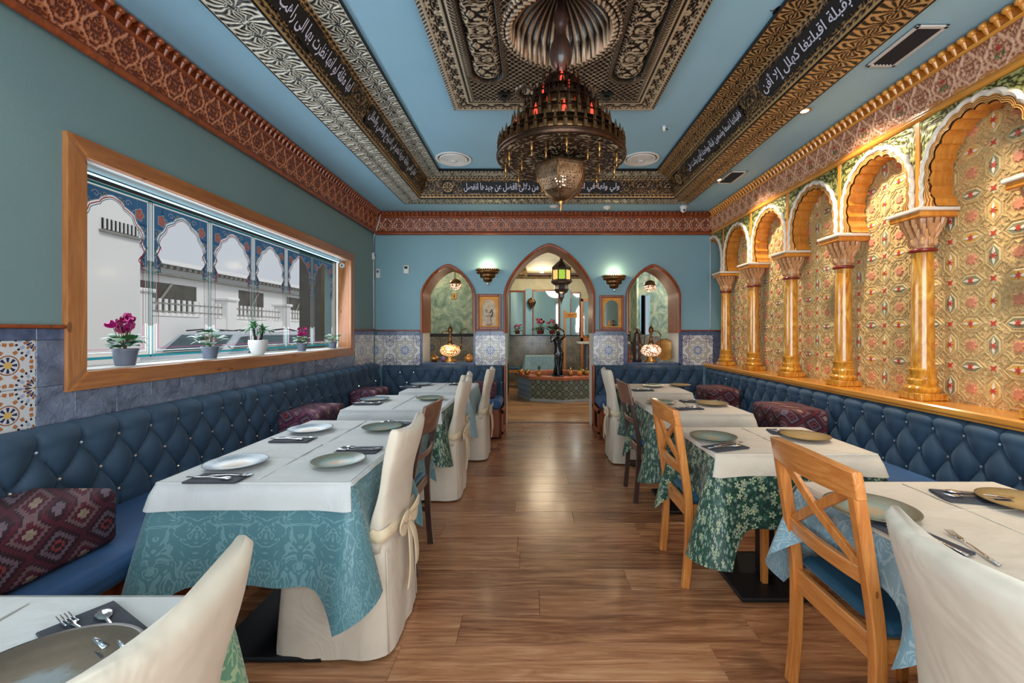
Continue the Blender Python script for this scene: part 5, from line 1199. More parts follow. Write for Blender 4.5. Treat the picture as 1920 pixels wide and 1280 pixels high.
# ================================================================= chairs (local: faces +Y, back at -Y)
def covered_chair():
    t=T('covered_chair','','chair'); n=64
    def sq_ring(hx,y0,y1,z,wv=0,ph=0,e=.18):
        L=[]
        for i in range(n):
            a=2*PI*i/n; c_,s_=math.cos(a),math.sin(a); k=(abs(c_)**(2/e*.12+0)+0) if 0 else 1
            f=(abs(c_)**8+abs(s_)**8)**(-1/8); w=1+wv*(math.sin(a*9+ph)*.6+math.sin(a*14+ph*2)*.4)
            L.append((hx*c_*f*w,(y0+y1)/2+(y1-y0)/2*s_*f*w,z))
        return L
    b=MB(); rs=[sq_ring(.228,-.235,.235,.012,.022,.4),sq_ring(.226,-.233,.232,.10,.018,.3),sq_ring(.220,-.228,.226,.22,.012,.2),sq_ring(.213,-.222,.220,.34,.006),sq_ring(.208,-.218,.215,.44,.002),sq_ring(.203,-.213,.21,.462),sq_ring(.190,-.20,.195,.468),sq_ring(.10,-.10,.10,.470)]
    b.rings(rs,cap0=False); b.build('skirt','cover_cloth',t,True)
    # seam piping on the rear corners
    for sx in (-1,1): MB().tube([(sx*.203,-.226,.02),(sx*.199,-.220,.22),(sx*.192,-.212,.44)],.0028,6).build('seam','cover_cloth',t,True)
    b=MB(); rs=[]; m_=48
    for k in range(15):
        f=k/14; z=.43+(.925-.43)*f; yc=-.185-.085*f**1.3; hx=.208-.012*math.sin(f*PI)-.004*f; th=.034-.010*f+.006*math.sin(f*9); L=[]
        for i in range(m_):
            a=2*PI*i/m_; c_,s_=math.cos(a),math.sin(a); ff=(abs(c_)**5+abs(s_)**5)**(-1/5)
            x=hx*c_*ff; y_=yc+th*s_*ff-.028*(x/hx)**2*-1+.003*math.sin(x*40+k*.9)*(1-f)
            zz=z+(.018*abs(x/hx)**3-.012)*f**4
            L.append((x,y_,zz))
        rs.append(L)
    top=[(x*.97,(y_-(-.27))*.5-.27+.0 if 0 else y_*.5+.5*(-.27+.028*(x/.2)**2),z+.012) for x,y_,z in rs[-1]]; rs.append(top)
    b.rings(rs); b.build('back_cover','cover_cloth',t,True)
    # sash round the back with bow and tails
    b=MB(); rs=[]
    for k,(z,o_) in enumerate(((.475,0),(.482,.008),(.50,.011),(.52,.009),(.53,0))):
        L=[]
        for i in range(m_):
            a=2*PI*i/m_; c_,s_=math.cos(a),math.sin(a); ff=(abs(c_)**5+abs(s_)**5)**(-1/5); L.append(((.205+o_)*c_*ff,-.192+(.036+o_)*s_*ff+.024*c_*c_,z+.004*math.sin(a*5)))
        rs.append(L)
    b.rings(rs,cap0=False,cap1=False); sash=b.build('sash','sash_cloth',t,True)
    def ribbon(P_,w,nm,up=(1,0,0)):
        q=MB(); P_=[Vector(p_) for p_ in P_]; L=[]
        sm__=[]
        for i in range(len(P_)-1):
            p0,p1,p2,p3=P_[max(i-1,0)],P_[i],P_[i+1],P_[min(i+2,len(P_)-1)]
            for j in range(5): u_=j/5; sm__.append(.5*((2*p1)+(p2-p0)*u_+(2*p0-5*p1+4*p2-p3)*u_*u_+(3*p1-p0-3*p2+p3)*u_**3))
        sm__.append(P_[-1]); N_=len(sm__)
        ws=[w*(.35+.65*min(1,3*min(i/(N_-1),1.0) )) for i in range(N_)]
        q.tube(sm__,[x_ for x_ in ws],8,.12 if 0 else .16,up); q.build(nm,'sash_cloth',sash,True)
    for sx in (-1,1):
        ribbon([(0,-.235,.50),(sx*.05,-.262,.53),(sx*.105,-.262,.535),(sx*.12,-.25,.505),(sx*.08,-.255,.475),(sx*.01,-.24,.495)],.028,'bow_loop',(0,0,1) if 0 else (0,1,0))
    ribbon([(0,-.238,.49),(-.025,-.262,.40),(-.035,-.268,.28),(-.055,-.264,.20)],.03,'bow_tail',(0,1,0)); ribbon([(.0,-.238,.49),(.03,-.262,.42),(.05,-.27,.32),(.06,-.266,.26)],.028,'bow_tail',(0,1,0))
    MB().sphere((0,-.245,.497),.022,12,8,(1.1,.7,.9)).build('bow_knot','sash_cloth',sash,True)
    return t
CC=covered_chair(); used=[False]
def place(proto,x,y,rz,label,group,flag):
    o=proto if not flag[0] else copytree(proto); flag[0]=True; o.location=(x,y,0); o.rotation_euler=(0,0,rz); o['label']=label; o['group']=group; return o
LFT,RGT=R(90),R(-90)
gc='chairs with cream fabric covers'; 
q=place(CC,-.77,.60,LFT+R(3),'cream covered chair at the lower left corner, only its back showing',gc,used); q.scale=(1,1,.98)
q=place(CC,-.80,1.945,LFT,'large cream covered chair with a tied bow at the near left table',gc,used); q.scale=(1,1,.965)
place(CC,-.80,3.56,LFT,'cream covered chair with a bow at the second-row left table',gc,used)
place(CC,-.70,4.62,LFT,'cream covered chair at the back left table beside the bench end',gc,used)
q=place(CC,1.01,.735,RGT-R(4),'white covered chair at the lower right corner of the picture',gc,used); q.scale=(1,1,.98)
place(CC,1.00,4.50,RGT,'white covered chair at the far right table near the doorway',gc,used)
place(CC,-.86,4.02,LFT,'cream covered chair whose top shows behind the second-row covered chair',gc,used)
def leg_sweep(pts,sec,t,nm,mat):
    P_=[Vector(p_) for p_ in pts]; out=[]
    for i in range(len(P_)-1):
        p0,p1,p2,p3=P_[max(i-1,0)],P_[i],P_[i+1],P_[min(i+2,len(P_)-1)]
        for j in range(4): u_=j/4; out.append(.5*((2*p1)+(p2-p0)*u_+(2*p0-5*p1+4*p2-p3)*u_*u_+(3*p1-p0-3*p2+p3)*u_**3))
    out.append(P_[-1]); N_=len(out); rr=[(sec[0][0]+(sec[1][0]-sec[0][0])*i/(N_-1),sec[0][1]+(sec[1][1]-sec[0][1])*i/(N_-1)) for i in range(N_)]
    return MB().tube(out,rr,rect=True,up=(0,1,0)).build(nm,mat,t)
def curved_rail(t,nm,mat,hw,z0,z1,yfun,bow,th,arch=0):
    q=MB(); n_=14; rs=[]
    for i in range(n_+1):
        u_=-1+2*i/n_; x=hw*u_; dy=-bow*(1-u_*u_); top=z1+arch*(1-u_*u_)
        L=[]
        for (z,s_) in ((z0,0),(top,0),(top,1),(z0,1)):
            L.append((x,yfun(z)+dy-(th/2 if s_==0 else -th/2),z))
        rs.append(L)
    q.rings(rs); o=q.build(nm,mat,t,35); md_=o.modifiers.new('bevel','BEVEL'); md_.width=.004; md_.segments=2; md_.limit_method='ANGLE'; return o
def pine_chair():
    t=T('cross_back_chair','','chair'); yb=lambda z:-.207-.072*max(0,(z-.45)/.47)**1.25
    for sx in (-1,1):
        leg_sweep([(sx*.192,-.222,.002),(sx*.192,-.206,.18),(sx*.192,-.204,.42),(sx*.192,yb(.6)-.002,.60),(sx*.192,yb(.83),.83)],((.016,.019),(.016,.019)),t,'rear_post','chair_pine')
        leg_sweep([(sx*.185,.185,.002),(sx*.185,.187,.42)],((.014,.014),(.019,.019)),t,'leg','chair_pine')
        MB().bbox(sx*.185-.010,sx*.185+.010,-.19,.18,.35,.42,.004).build('side_apron','chair_pine_x',t)
        # X braces
        z0,z1=.615,.835
        MB().tube([(-sx*.165,yb(z0)+.002*sx,z0),(sx*.0,yb((z0+z1)/2)-.012+.003*sx,(z0+z1)/2),(sx*.165,yb(z1)+.002*sx,z1)],[(.015,.008)]*3,rect=True,up=(0,1,0)).build('cross_brace','chair_pine',t)
    curved_rail(t,'top_rail','chair_pine_x',.215,.825,.905,yb,.026,.030,.016)
    curved_rail(t,'middle_rail','chair_pine_x',.185,.565,.618,yb,.016,.022)
    curved_rail(t,'rear_apron','chair_pine_x',.185,.345,.425,lambda z:-.200,.0,.022); curved_rail(t,'front_apron','chair_pine_x',.185,.355,.42,lambda z:.187,.0,.022)
    q=MB(); q.bbox(-.205,.205,-.185,.225,.422,.468,.018); o=q.build('seat_cushion','velvet_chair',t,40); m_=o.modifiers.new('bevel','BEVEL'); m_.width=.012; m_.segments=3
    return t
PC=pine_chair(); up_=[False]; gp='pine chairs with crossed backs'
place(PC,1.185,1.44,RGT,'large pine cross-back chair with blue seat at the right front',gp,up_)
place(PC,.995,2.42,RGT,'smaller pine cross-back chair at the second right table',gp,up_)
def dark_chair():
    t=T('curved_back_chair','','chair'); yb=lambda z:-.190-.085*max(0,(z-.45)/.47)**1.2
    for sx in (-1,1):
        leg_sweep([(sx*.180,-.215,.002),(sx*.180,-.198,.2),(sx*.180,-.19,.44),(sx*.18,yb(.6),.60),(sx*.18,yb(.80),.80)],((.013,.017),(.013,.016)),t,'rear_post','dark_wood')
        leg_sweep([(sx*.175,.185,.002),(sx*.175,.185,.43)],((.012,.012),(.017,.017)),t,'leg','dark_wood')
        MB().bbox(sx*.177-.009,sx*.177+.009,-.19,.18,.375,.43,.003).build('side_apron','walnut',t); MB().bbox(sx*.177-.008,sx*.177+.008,-.20,.18,.20,.225,.003).build('stretcher','dark_wood',t)
    curved_rail(t,'top_rail','walnut',.205,.745,.905,yb,.035,.018,.012); curved_rail(t,'slim_rail','walnut',.178,.60,.635,yb,.026,.016)
    curved_rail(t,'rear_apron','walnut',.175,.375,.43,lambda z:-.19,0,.018); curved_rail(t,'front_apron','walnut',.175,.375,.43,lambda z:.185,0,.018)
    q=MB(); q.bbox(-.20,.20,-.18,.215,.432,.478,.018); o=q.build('seat_cushion','velvet_seat',t,40); m_=o.modifiers.new('bevel','BEVEL'); m_.width=.012; m_.segments=3
    return t
DC=dark_chair(); ud=[False]; gd='dark chairs with curved top rails'
place(DC,-.845,2.51,LFT,'dark brown chair with a broad curved top rail at the left aisle',gd,ud); place(DC,.99,3.50,RGT,'dark brown chair with blue seat at the third right table',gd,ud)
# ================================================================= window plants
XS=-2.165; ZSL=1.122
def pot(t,r_,h_,mat,rnd_=False):
    q=MB()
    if rnd_: q.lathe([(r_*.55,0),(r_*.62,.004),(r_*.85,h_*.35),(r_*1.0,h_*.75),(r_*.98,h_),(r_*.92,h_),(r_*.9,h_*.85),(.001,h_*.85)],seg=28)
    else: q.lathe([(r_*.70,0),(r_*.72,.003),(r_*.93,h_*.86),(r_*1.0,h_*.87),(r_*1.0,h_),(r_*.93,h_),(r_*.9,h_*.86),(.001,h_*.86)],seg=28)
    q.build('pot',mat,t,40); MB().lathe([(r_*.88,h_*.87),(.001,h_*.89)],seg=16).build('soil','soil',t)
def leafmesh(nm,w,l,mat,kind='heart'):
    b=MB(); n=8; rows=[]
    for i in range(n+1):
        f=i/n; hw={'heart':w*math.sin(PI*min(1,f**.6))*1.0+(.0),'blade':w*math.sin(PI*f**.8)}[kind]; z=.18*l*math.sin(f*PI)-.25*l*f*f
        rows.append([(-hw,f*l,z-.12*hw),(0,f*l,z+.06*w),(hw,f*l,z-.12*hw)])
    b.rings(rows,closed=False,cap0=False,cap1=False); o=b.build(nm,mat,None,True); m_=o.data; bpy.data.objects.remove(o); return m_
LFM={k:leafmesh('leaf',.029,.056,k) for k in ('leaf_green','leaf_dark','leaf_pale')}; BLM=leafmesh('leaf',.009,.095,'leaf_green','blade')
def orient(o,loc,az,el,s=1):
    o.location=loc; o.rotation_euler=(el,0,az-PI/2); o.scale=(s,s,s)
def flower_mesh(mat):
    b=MB()
    for k in range(5):
        a=2*PI*k/5; M_=Matrix.Rotation(a,4,'Z')@Matrix.Rotation(R(58),4,'X'); n=6; rows=[]
        for i in range(n+1):
            f=i/n; hw=.013*math.sin(PI*f**.75)+.001; rows.append([M_@Vector((-hw,f*.034,.004*math.sin(f*6))),M_@Vector((0,f*.034,.006*f)),M_@Vector((hw,f*.034,.004*math.sin(f*6)))])
        b.rings(rows,closed=False,cap0=False,cap1=False)
    o=b.build('flower',mat,None,True); m_=o.data; bpy.data.objects.remove(o); return m_
FLM=[flower_mesh('petal'),flower_mesh('petal_dark')]; PKM=flower_mesh('pink_petal')
def cyclamen(x,y,z,s,label,seed,nf=9,nl=16,fm=FLM,leafs=('leaf_green','leaf_dark'),rad=1,potm='pot_grey',pr_=.055,ph_=.085,flh=.12,leafh=.055,rndp=False,cat='plant',nm='potted_cyclamen'):
    t=T(nm,label,cat,(x,y,z)); r_=random.Random(seed); pot(t,pr_*s,ph_*s,potm,rndp); sb=MB()
    for i in range(nl):
        a=2*PI*i/nl+r_.uniform(-.3,.3); d=r_.uniform(.02,.06)*s*rad; hh=ph_*s+r_.uniform(.0,leafh)*s; p0=(0,0,ph_*s*.9); p1=(d*math.cos(a),d*math.sin(a),hh)
        sb.tube([p0,(p1[0]*.5,p1[1]*.5,hh+.01*s),p1],.0018*s,5)
        o=link('leaf',LFM[leafs[i%len(leafs)]],t); orient(o,p1,a,r_.uniform(-.3,.8),s*r_.uniform(.8,1.25))
    for i in range(nf):
        a=2*PI*i/nf*2.4+r_.uniform(-.3,.3); d=r_.uniform(.0,.05)*s*rad; hh=ph_*s+flh*s*r_.uniform(.5,1.0); p1=(d*math.cos(a),d*math.sin(a),hh)
        sb.tube([(0,0,ph_*s*.9),(p1[0]*.6,p1[1]*.6,hh*.7),p1],.0018*s,5); o=link('flower',fm[i%len(fm)],t,p1); o.rotation_euler=(r_.uniform(-.8,.8),r_.uniform(-.8,.8),r_.uniform(0,6)); k=s*r_.uniform(.9,1.3); o.scale=(k,k,k)
    sb.build('stem','stem',t); return t
cyclamen(XS,2.32,ZSL,1.05,'magenta cyclamen in a grey pot nearest on the window sill',1,15,20,flh=.16)
cyclamen(XS,2.93,ZSL,.95,'leafy green plant without flowers in a grey pot, second on the window sill',2,0,20,leafs=('leaf_dark','leaf_green','leaf_dark','leaf_pale'),rad=1.25,leafh=.12,nm='potted_plant')
cyclamen(XS,4.09,ZSL,.85,'small magenta cyclamen in a grey pot, fourth on the window sill',4,12,14,flh=.15)
cyclamen(XS,4.72,ZSL,.85,'low pale-leaved plant in a grey pot at the far end of the sill',5,0,18,leafs=('leaf_pale','leaf_green'),rad=1.4,leafh=.08,nm='potted_plant')
t=T('potted_palm','small twin-stemmed palm in a round white pot, middle of the window sill','plant',(XS,3.44,ZSL)); pot(t,.068,.115,'pot_white',True); r_=random.Random(3)
for k,(dx,dy,hh) in enumerate(((-.01,-.03,.20),(.01,.03,.175))):
    MB().tube([(dx*.5,dy*.5,.10),(dx,dy,.15),(dx*1.2,dy*1.2,hh)],[.012,.010,.008],8).build('trunk','soil',t,True)
    for i in range(34): a=2*PI*i/34*3+r_.uniform(-.2,.2); o=link('leaf',BLM,t); orient(o,(dx*1.2,dy*1.2,hh),a,r_.uniform(-.3,1.3),r_.uniform(.7,1.15))
# ================================================================= back-wall fittings
def sconce(x,z,label,turn=0):
    t=T('wall_sconce',label,'wall lamp',(x,YB,z)); M_=Matrix.Rotation(turn,4,'Z')
    def half(prof,nm,mat):
        b=MB(); seg=20; rs=[]
        for r_,zz in prof: rs.append([M_@Vector((r_*math.cos(PI+PI*i/seg),r_*.85*math.sin(PI+PI*i/seg)-.002,zz)) for i in range(seg+1)])
        b.rings(rs,closed=False,cap0=False,cap1=False); return b.build(nm,mat,t,True)
    up_t=half([(.148,.06),(.150,.058),(.144,.008),(.106,.004)],'upper_tier','dark_brass'); half([(.106,.004),(.108,.0),(.100,-.045),(.066,-.05)],'middle_tier','dark_brass'); half([(.066,-.05),(.066,-.055),(.055,-.095),(.018,-.1)],'lower_tier','dark_brass')
    for k in range(16):
        a=PI+PI*(k+.5)/16; q=MB(); q.sphere((.148*math.cos(a),.148*.85*math.sin(a),.062),.012,6,4,(1,1,1.2),M_); q.build('rim_bead','dark_brass',up_t,True)
    for k in range(18):
        a=PI+PI*(k+.5)/18; MB().sphere((.149*math.cos(a),.149*.85*math.sin(a),.034),.007,6,4,(1,1,1),M_).build('boss','brass',up_t,True)
    MB().lathe([(.012,-.1),(.018,-.12),(.014,-.135),(.001,-.15)],(0,-.03,0),10).build('drop','crystal',t,True); MB().box(-.03,.03,-.012,-.001,-.09,.05).build('back_plate','dark_brass',t)
    MB().lathe([(.001,0),(.018,.012),(.020,.03),(.010,.045),(.001,.05)],(0,-.06,.005),12).build('bulb','bulb_warm',t,True)
    light('sconce_lamp','POINT',(x,YB-.09,z+.10),3.0,(1,.82,.45),.04)
sconce(-.607,2.06,'stepped brass wall lamp left of the central arch'); sconce(1.072,1.975,'stepped brass wall lamp right of the central arch, tilted',0)
def framed(x,z,w,hh,label,flip):
    t=T('framed_niche',label,'picture',(x,YB,z)); f=.035
    for nm,u in (('frame_side',(-w/2,-w/2+f,-hh/2,hh/2)),('frame_side',(w/2-f,w/2,-hh/2,hh/2)),('frame_rail',(-w/2+f,w/2-f,hh/2-f,hh/2)),('frame_rail',(-w/2+f,w/2-f,-hh/2,-hh/2+f))): q=MB(); q.bbox(u[0],u[1],-.035,-.001,u[2],u[3],.006); q.build(nm,'red_wood',t)
    iw,ih=w/2-f,hh/2-f
    # arched golden board
    b=MB(); n=16; zs=ih*.35; A=[(-iw*.72,-ih*.92),(-iw*.72,zs)]+[(iw*.72*math.cos(PI-PI*i/n),zs+iw*.72*math.sin(PI-PI*i/n)*1.05) for i in range(n+1)]+[(iw*.72,zs),(iw*.72,-ih*.92)]
    O=[(-iw,-ih),(-iw,zs)]+[(-iw+(2*iw)*i/n,ih) for i in range(n+1)]+[(iw,zs),(iw,-ih)]
    b.rings([[(a,-.018,c) for a,c in O],[(a,-.018,c) for a,c in A],[(a,-.004,c) for a,c in A]],closed=True,cap0=False,cap1=False); b.build('arched_mount','mount_gold',t)
    MB().box(-iw,iw,-.006,-.003,-ih,ih).build('backing','mirror' if flip else 'pic_bg',t)
    if not flip:
        c=MB(); c.lathe([(.030,0),(.042,.02),(.03,.06),(.022,.10),(.03,.13),(.001,.14)],(.0,-.0,-ih*.9),16,Matrix.Diagonal((1,.25,1,1))@Matrix.Translation((0,-.05,0))); c.build('vase','plate_blue',t,True)
        for sx in (-1,1): MB().tube([(sx*.01,-.012,-.02),(sx*.04,-.012,.03),(sx*.05,-.012,-.01),(sx*.035,-.012,-.07)],.007,6).build('handle','letter_dark' if sx>0 else 'white_cloth',t,True)
    else:
        for dx,m_ in ((-.03,'orange_sign'),(.02,'ring_red'),(.045,'leaf_green')): MB().lathe([(.012,0),(.016,.03),(.01,.07),(.001,.08)],(dx,-.012,-ih*.9),10,Matrix.Diagonal((1,.6,1,1))).build('small_jar',m_,t,True)
simple('pic_bg',(196,168,130),.4,0,.3,20)
framed(-.590,1.567,.325,.47,'wood-framed arched niche picture with a pale vase left of the doorway',False); framed(1.04,1.555,.325,.46,'wood-framed arched niche with a mirror back right of the doorway',True)
def wallbox(x,z,w,hh,d,label,nm,rz=0,det='slot_dark',wall='back'):
    loc=(x,YB,z) if wall=='back' else (XL,x,z)
    t=T(nm,label,'wall device',loc,0 if wall=='back' else PI/2); q=MB(); q.bbox(-w/2,w/2,-d,-.001,-hh/2,hh/2,min(w,hh)*.12); q.build('body','plastic_white',t,40); MB().bbox(-w*.28,w*.28,-d-.003,-d+.001,hh*.05,hh*.32,.001).build('display',det,t); return t
wallbox(-1.687,2.13,.075,.115,.03,'white thermostat tilted on the back wall left of the niche','thermostat'); q=wallbox(-2.06,2.075,.055,.125,.035,'white rounded motion detector in the back left corner','motion_detector',det='pot_grey')
wallbox(5.72,2.29,.05,.09,.03,'small white junction box high on the back left corner','junction_box',wall='left',det='pot_grey')
t=T('cable_conduit','thin white vertical cable conduit in the back left corner','conduit',(XL,5.74,0)); MB().tube([(.012,0,1.34),(.012,0,2.2),(.012,0,2.56),(.07,-.01,2.70),(.10,0,2.84)],.008,6).build('conduit','cable_white',t,True)
t=T('cable_conduit','thin white vertical cable conduit in the back right corner','conduit',(2.35,YB,0)); MB().tube([(0,-.012,1.34),(0,-.012,2.56)],.008,6).build('conduit','cable_white',t,True)
t=T('window_sensor','small round white camera at the upper far corner of the window','sensor',(XL-.07,iy1,2.055)); MB().lathe([(.028,0),(.030,.012),(.022,.02),(.001,.022)],seg=18,Mx=Matrix.Rotation(R(90),4,'X')).build('body','plastic_white',t,True); MB().lathe([(.010,.022),(.001,.026)],seg=12,Mx=Matrix.Rotation(R(90),4,'X')).build('lens','slot_dark',t,True)
# ================================================================= ewer lamps on the sills
def ewer(x,y,z,label,side,mat):
    t=T('ewer_lamp',label,'lamp',(x,y,z)); 
    MB().lathe([(.085,0),(.088,.006),(.06,.03),(.05,.06),(.058,.075),(.04,.08)],seg=28).build('foot','brass',t,True)
    MB().lathe([(.045,.078),(.085,.088),(.125,.115),(.140,.155),(.125,.198),(.085,.226),(.045,.236)],seg=32).build('mosaic_globe',mat,t,True)
    MB().lathe([(.046,.234),(.05,.24),(.034,.265),(.018,.31),(.024,.325),(.016,.34),(.014,.38),(.03,.41),(.034,.44),(.022,.47),(.006,.49),(.010,.50),(.001,.515)],seg=20).build('neck','dark_brass',t,True)
    MB().tube([(-side*.02,0,.42),(-side*.10,0,.41),(-side*.135,0,.36),(-side*.13,0,.28),(-side*.13,0,.22)],.008,8).build('handle','dark_brass',t,True)
    MB().tube([(side*.13,0,.17),(side*.155,0,.24),(side*.15,0,.33),(side*.14,0,.40),(side*.17,0,.445),(side*.22,0,.45)],[.012,.012,.010,.009,.008,.006],8).build('spout','dark_brass',t,True)
    light('ewer_lamp_light','POINT',(x,y-.17,z+.2),1.6,WARM,.05)
ewer(-1.13,5.95,.893,'tall brass ewer lamp with glowing mosaic globe on the left niche sill',1,'globe_mosaic'); ewer(1.60,5.95,.893,'brass ewer lamp with pale glowing globe on the right niche sill',-1,'shell_mosaic')
def teapot(x,y,z,s,mat,label,nm='teapot'):
    t=T(nm,label,'ornament',(x,y,z),rnd.uniform(0,6)); MB().lathe([(.03*s,0),(.05*s,.02*s),(.055*s,.05*s),(.035*s,.08*s),(.02*s,.09*s),(.006*s,.1*s),(.008*s,.11*s),(.001,.115*s)],seg=20).build('body',mat,t,True)
    MB().tube([(.05*s,0,.03*s),(.08*s,0,.06*s),(.09*s,0,.09*s)],[.01*s,.007*s,.004*s],8).build('spout',mat,t,True); MB().tube([(-.045*s,0,.07*s),(-.08*s,0,.065*s),(-.08*s,0,.03*s),(-.05*s,0,.02*s)],.005*s,6).build('handle',mat,t,True)
teapot(-1.36,6.02,.893,1.0,'brass','small golden teapot left of the ewer lamp in the left niche'); teapot(-.90,5.98,.893,.95,'amber_pot','small amber teapot right of the ewer lamp in the left niche') if 'amber_pot' in MT else None
simple('amber_pot',(214,140,60),.25,.3,.2,coat=.4); simple('lilac',(150,120,160),.5,0,.2)
teapot(-.88,6.0,.893,1.05,'amber_pot','amber glazed teapot right of the ewer lamp in the left niche'); teapot(-1.26,6.12,.893,.7,'lilac','little lilac pot behind the golden teapot in the left niche')
t=T('candle_holder','slim red glass candle holder at the left of the right niche','ornament',(1.30,5.95,.893)); MB().lathe([(.035,0),(.036,.006),(.012,.02),(.010,.10),(.014,.17),(.001,.2)],seg=16).build('body','mosaic_red',t,True)
def darkewer(x,y,z,label):
    t=T('dark_ewer',label,'ornament',(x,y,z)); MB().lathe([(.06,0),(.07,.01),(.05,.05),(.085,.16),(.075,.24),(.035,.36),(.045,.38),(.03,.40),(.012,.43),(.001,.46)],seg=24).build('body','dark_wood',t,True)
    MB().tube([(-.07,0,.24),(-.10,0,.30),(-.09,0,.40),(-.14,0,.45),(-.19,0,.44)],[.012,.01,.009,.008,.006],8).build('spout','dark_wood',t,True); MB().tube([(.04,0,.38),(.11,0,.36),(.10,0,.25),(.07,0,.2)],.008,8).build('handle','dark_wood',t,True)
darkewer(1.44,6.08,.893,'tall dark metal ewer behind the glowing lamp in the right niche')
t=T('metal_tray','round engraved metal tray leaning at the right of the right niche','tray',(1.84,6.12,.895)); MB().lathe([(.001,0),(.10,.002),(.14,.004),(.155,.012),(.15,.014),(.13,.008),(.001,.004)],(0,0,0),32,Matrix.Translation((0,0,.155))@Matrix.Rotation(R(78),4,'X')).build('dish','brass',t,True)
for k,(x,y,s) in enumerate(((1.75,5.93,.5),(1.84,5.95,.6))): 
    t=T('glass_cup',('small glass cup' if k==0 else 'larger glass cup')+' on the right niche sill near the jamb','cup',(x,y,.893)); MB().lathe([(.03*s,0),(.04*s,.08*s),(.038*s,.08*s),(.028*s,.005)],seg=16).build('cup','pane_glass',t,True)
# ================================================================= fountain room beyond the arches
wb=struct(slab('wall_fountain_room_back',-3.2,4.6,11.45,11.6,0,2.76,'marbled_cream'))
wlr=struct(slab('wall_fountain_room_left',-3.2,-.62,7.75,7.9,0,2.9,'marbled_green')); wlr2=struct(slab('wall_fountain_room_side',-.75,-.62,7.9,11.45,0,2.9,'wall_back_teal'))
wrr=struct(slab('wall_fountain_room_right',2.55,2.70,8.4,11.45,0,2.9,'marbled_green'))
wfr=struct(slab('wall_fountain_room_far_right',4.45,4.6,YB2,11.45,0,2.9,'marbled_green'))
slab('dado_tiles','-',0,0,0,0,0,'tile_backroom') if 0 else None
cbk=MB(); cbk.box(-3.3,4.7,YB2,11.6,2.76,2.9); ceil2=struct(cbk.build('ceiling_fountain_room','marbled_cream'))
bm=T('ceiling_beam_frame','dark carved gilt ceiling frame in the fountain room','ceiling border',(0,0,2.76))
for (x0,x1,y0,y1) in ((-.6,2.5,10.9,11.4),(-.6,2.5,6.7,7.1),(-.6,-.15,7.1,10.9),(2.05,2.5,7.1,10.9),(3.0,4.4,6.4,6.9)):
    nx_=int((x1-x0)/.02)+2; ny_=int((y1-y0)/.02)+2; gx_,gy_=np.meshgrid(np.linspace(x0,x1,nx_),np.linspace(y0,y1,ny_)); hh_=orn_scroll(gx_,gy_,.3,14,1.5); grid('carved_board',np.stack([gx_,gy_,-.06-hh_*.02],-1),'gilt_brown',bm,h=hh_)
    q=MB(); q.bbox(x0,x1,y0,y1,-.055,-.001,.01); q.build('beam','dark_wood',bm)
# dado tiles of the fountain room (individual 40 cm motifs as four tiles)
def dado(parent,x0,x1,y,z0,nrows,mat):
    x=x0
    while x<x1-.01:
        for r_ in range(nrows):
            for qx in (0,1):
                for qz in (0,1):
                    if x+qx*.2<x1-.05:
                        key=(.2,.2,mat,(qx-1,qz-1))
                        if key not in TM: TM[key]=tilemesh('tile',.2,.2,mat,(qx-1,qz-1))
                        link('tile',TM[key],parent,(x+qx*.2,y,z0+r_*.4+qz*.2))
        x+=.4
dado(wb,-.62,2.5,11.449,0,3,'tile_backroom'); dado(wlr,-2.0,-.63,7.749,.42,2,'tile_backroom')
MB().bbox(-3.1,-.625,7.73,7.75,1.222,1.27,.003).build('rail','slot_dark',wlr); MB().bbox(-.62,2.55,11.42,11.45,1.2,1.24,.003).build('rail','slot_dark',wb)
def wmirror(x0,x1,z0,z1,y,label,arch=True):
    t=T('wall_mirror',label,'mirror',((x0+x1)/2,y,z0)); w,hh=(x1-x0)/2,z1-z0
    q=MB(); q.bbox(-w,w,-.03,-.001,hh-.05,hh,.006); q.build('frame_rail','red_wood',t); 
    for s_ in (-1,1): q=MB(); q.bbox(s_*w-.025,s_*w+.025,-.03,-.001,0,hh,.006); q.build('frame_side','red_wood',t)
    q=MB().box(-w*.97,w*.97,-.012,-.003,0,hh-.05).build('mirror_glass','mirror',t); q.rotation_euler=(R(1.5),0,R(-11 if w>.2 else -2)); q.location=(0,-.02-w*(.20 if w>.2 else .05),0)
    if arch:
        n=20; zs=hh*.62
        b=MB(); A=[(w*.92*archpt(PI-PI*i/n,1,1)[0],zs+archpt(PI-PI*i/n,1,1)[1]*hh*.24) for i in range(n+1)]; O=[(a*1.12,c+.07) for a,c in A]
        b.rings([[(a,-.02,c) for a,c in A],[(a,-.026,c) for a,c in O]],closed=False,cap0=False,cap1=False); b.build('pointed_arch','red_wood',t)
wmirror(-.60,-.24,1.22,2.38,11.44,'left tall wood-framed mirror on the far wall of the fountain room'); wmirror(.0,.66,1.22,2.40,11.44,'wide wood-framed mirror on the far wall of the fountain room')
wmirror(.98,1.20,1.22,2.34,11.44,'narrow mirror panel right of the wide one on the far wall',False)
q=MB()
for k in range(5): pass
t=T('pilaster','pale blue painted pilaster between the mirrors of the far room','pilaster',(-.12,11.43,1.22)); MB().bbox(-.09,.09,-.02,0,0,1.2).build('shaft','ceil_blue',t)
t=T('pilaster','pale blue painted wall panel right of the wide mirror','pilaster',(.83,11.43,1.22)); MB().bbox(-.13,.13,-.02,0,0,1.2).build('shaft','ceil_blue',t)
t=T('cabinet_door','honey wood framed glass cabinet door at the right of the fountain room','cabinet',(1.46,11.3,0)); 
for u_ in ((-.24,-.17,0,2.15),(.17,.24,0,2.15),(-.24,.24,2.08,2.15),(-.24,.24,1.05,1.15)): q=MB(); q.bbox(u_[0],u_[1],-.05,0,u_[2],u_[3],.005); q.build('door_frame','chair_pine',t)
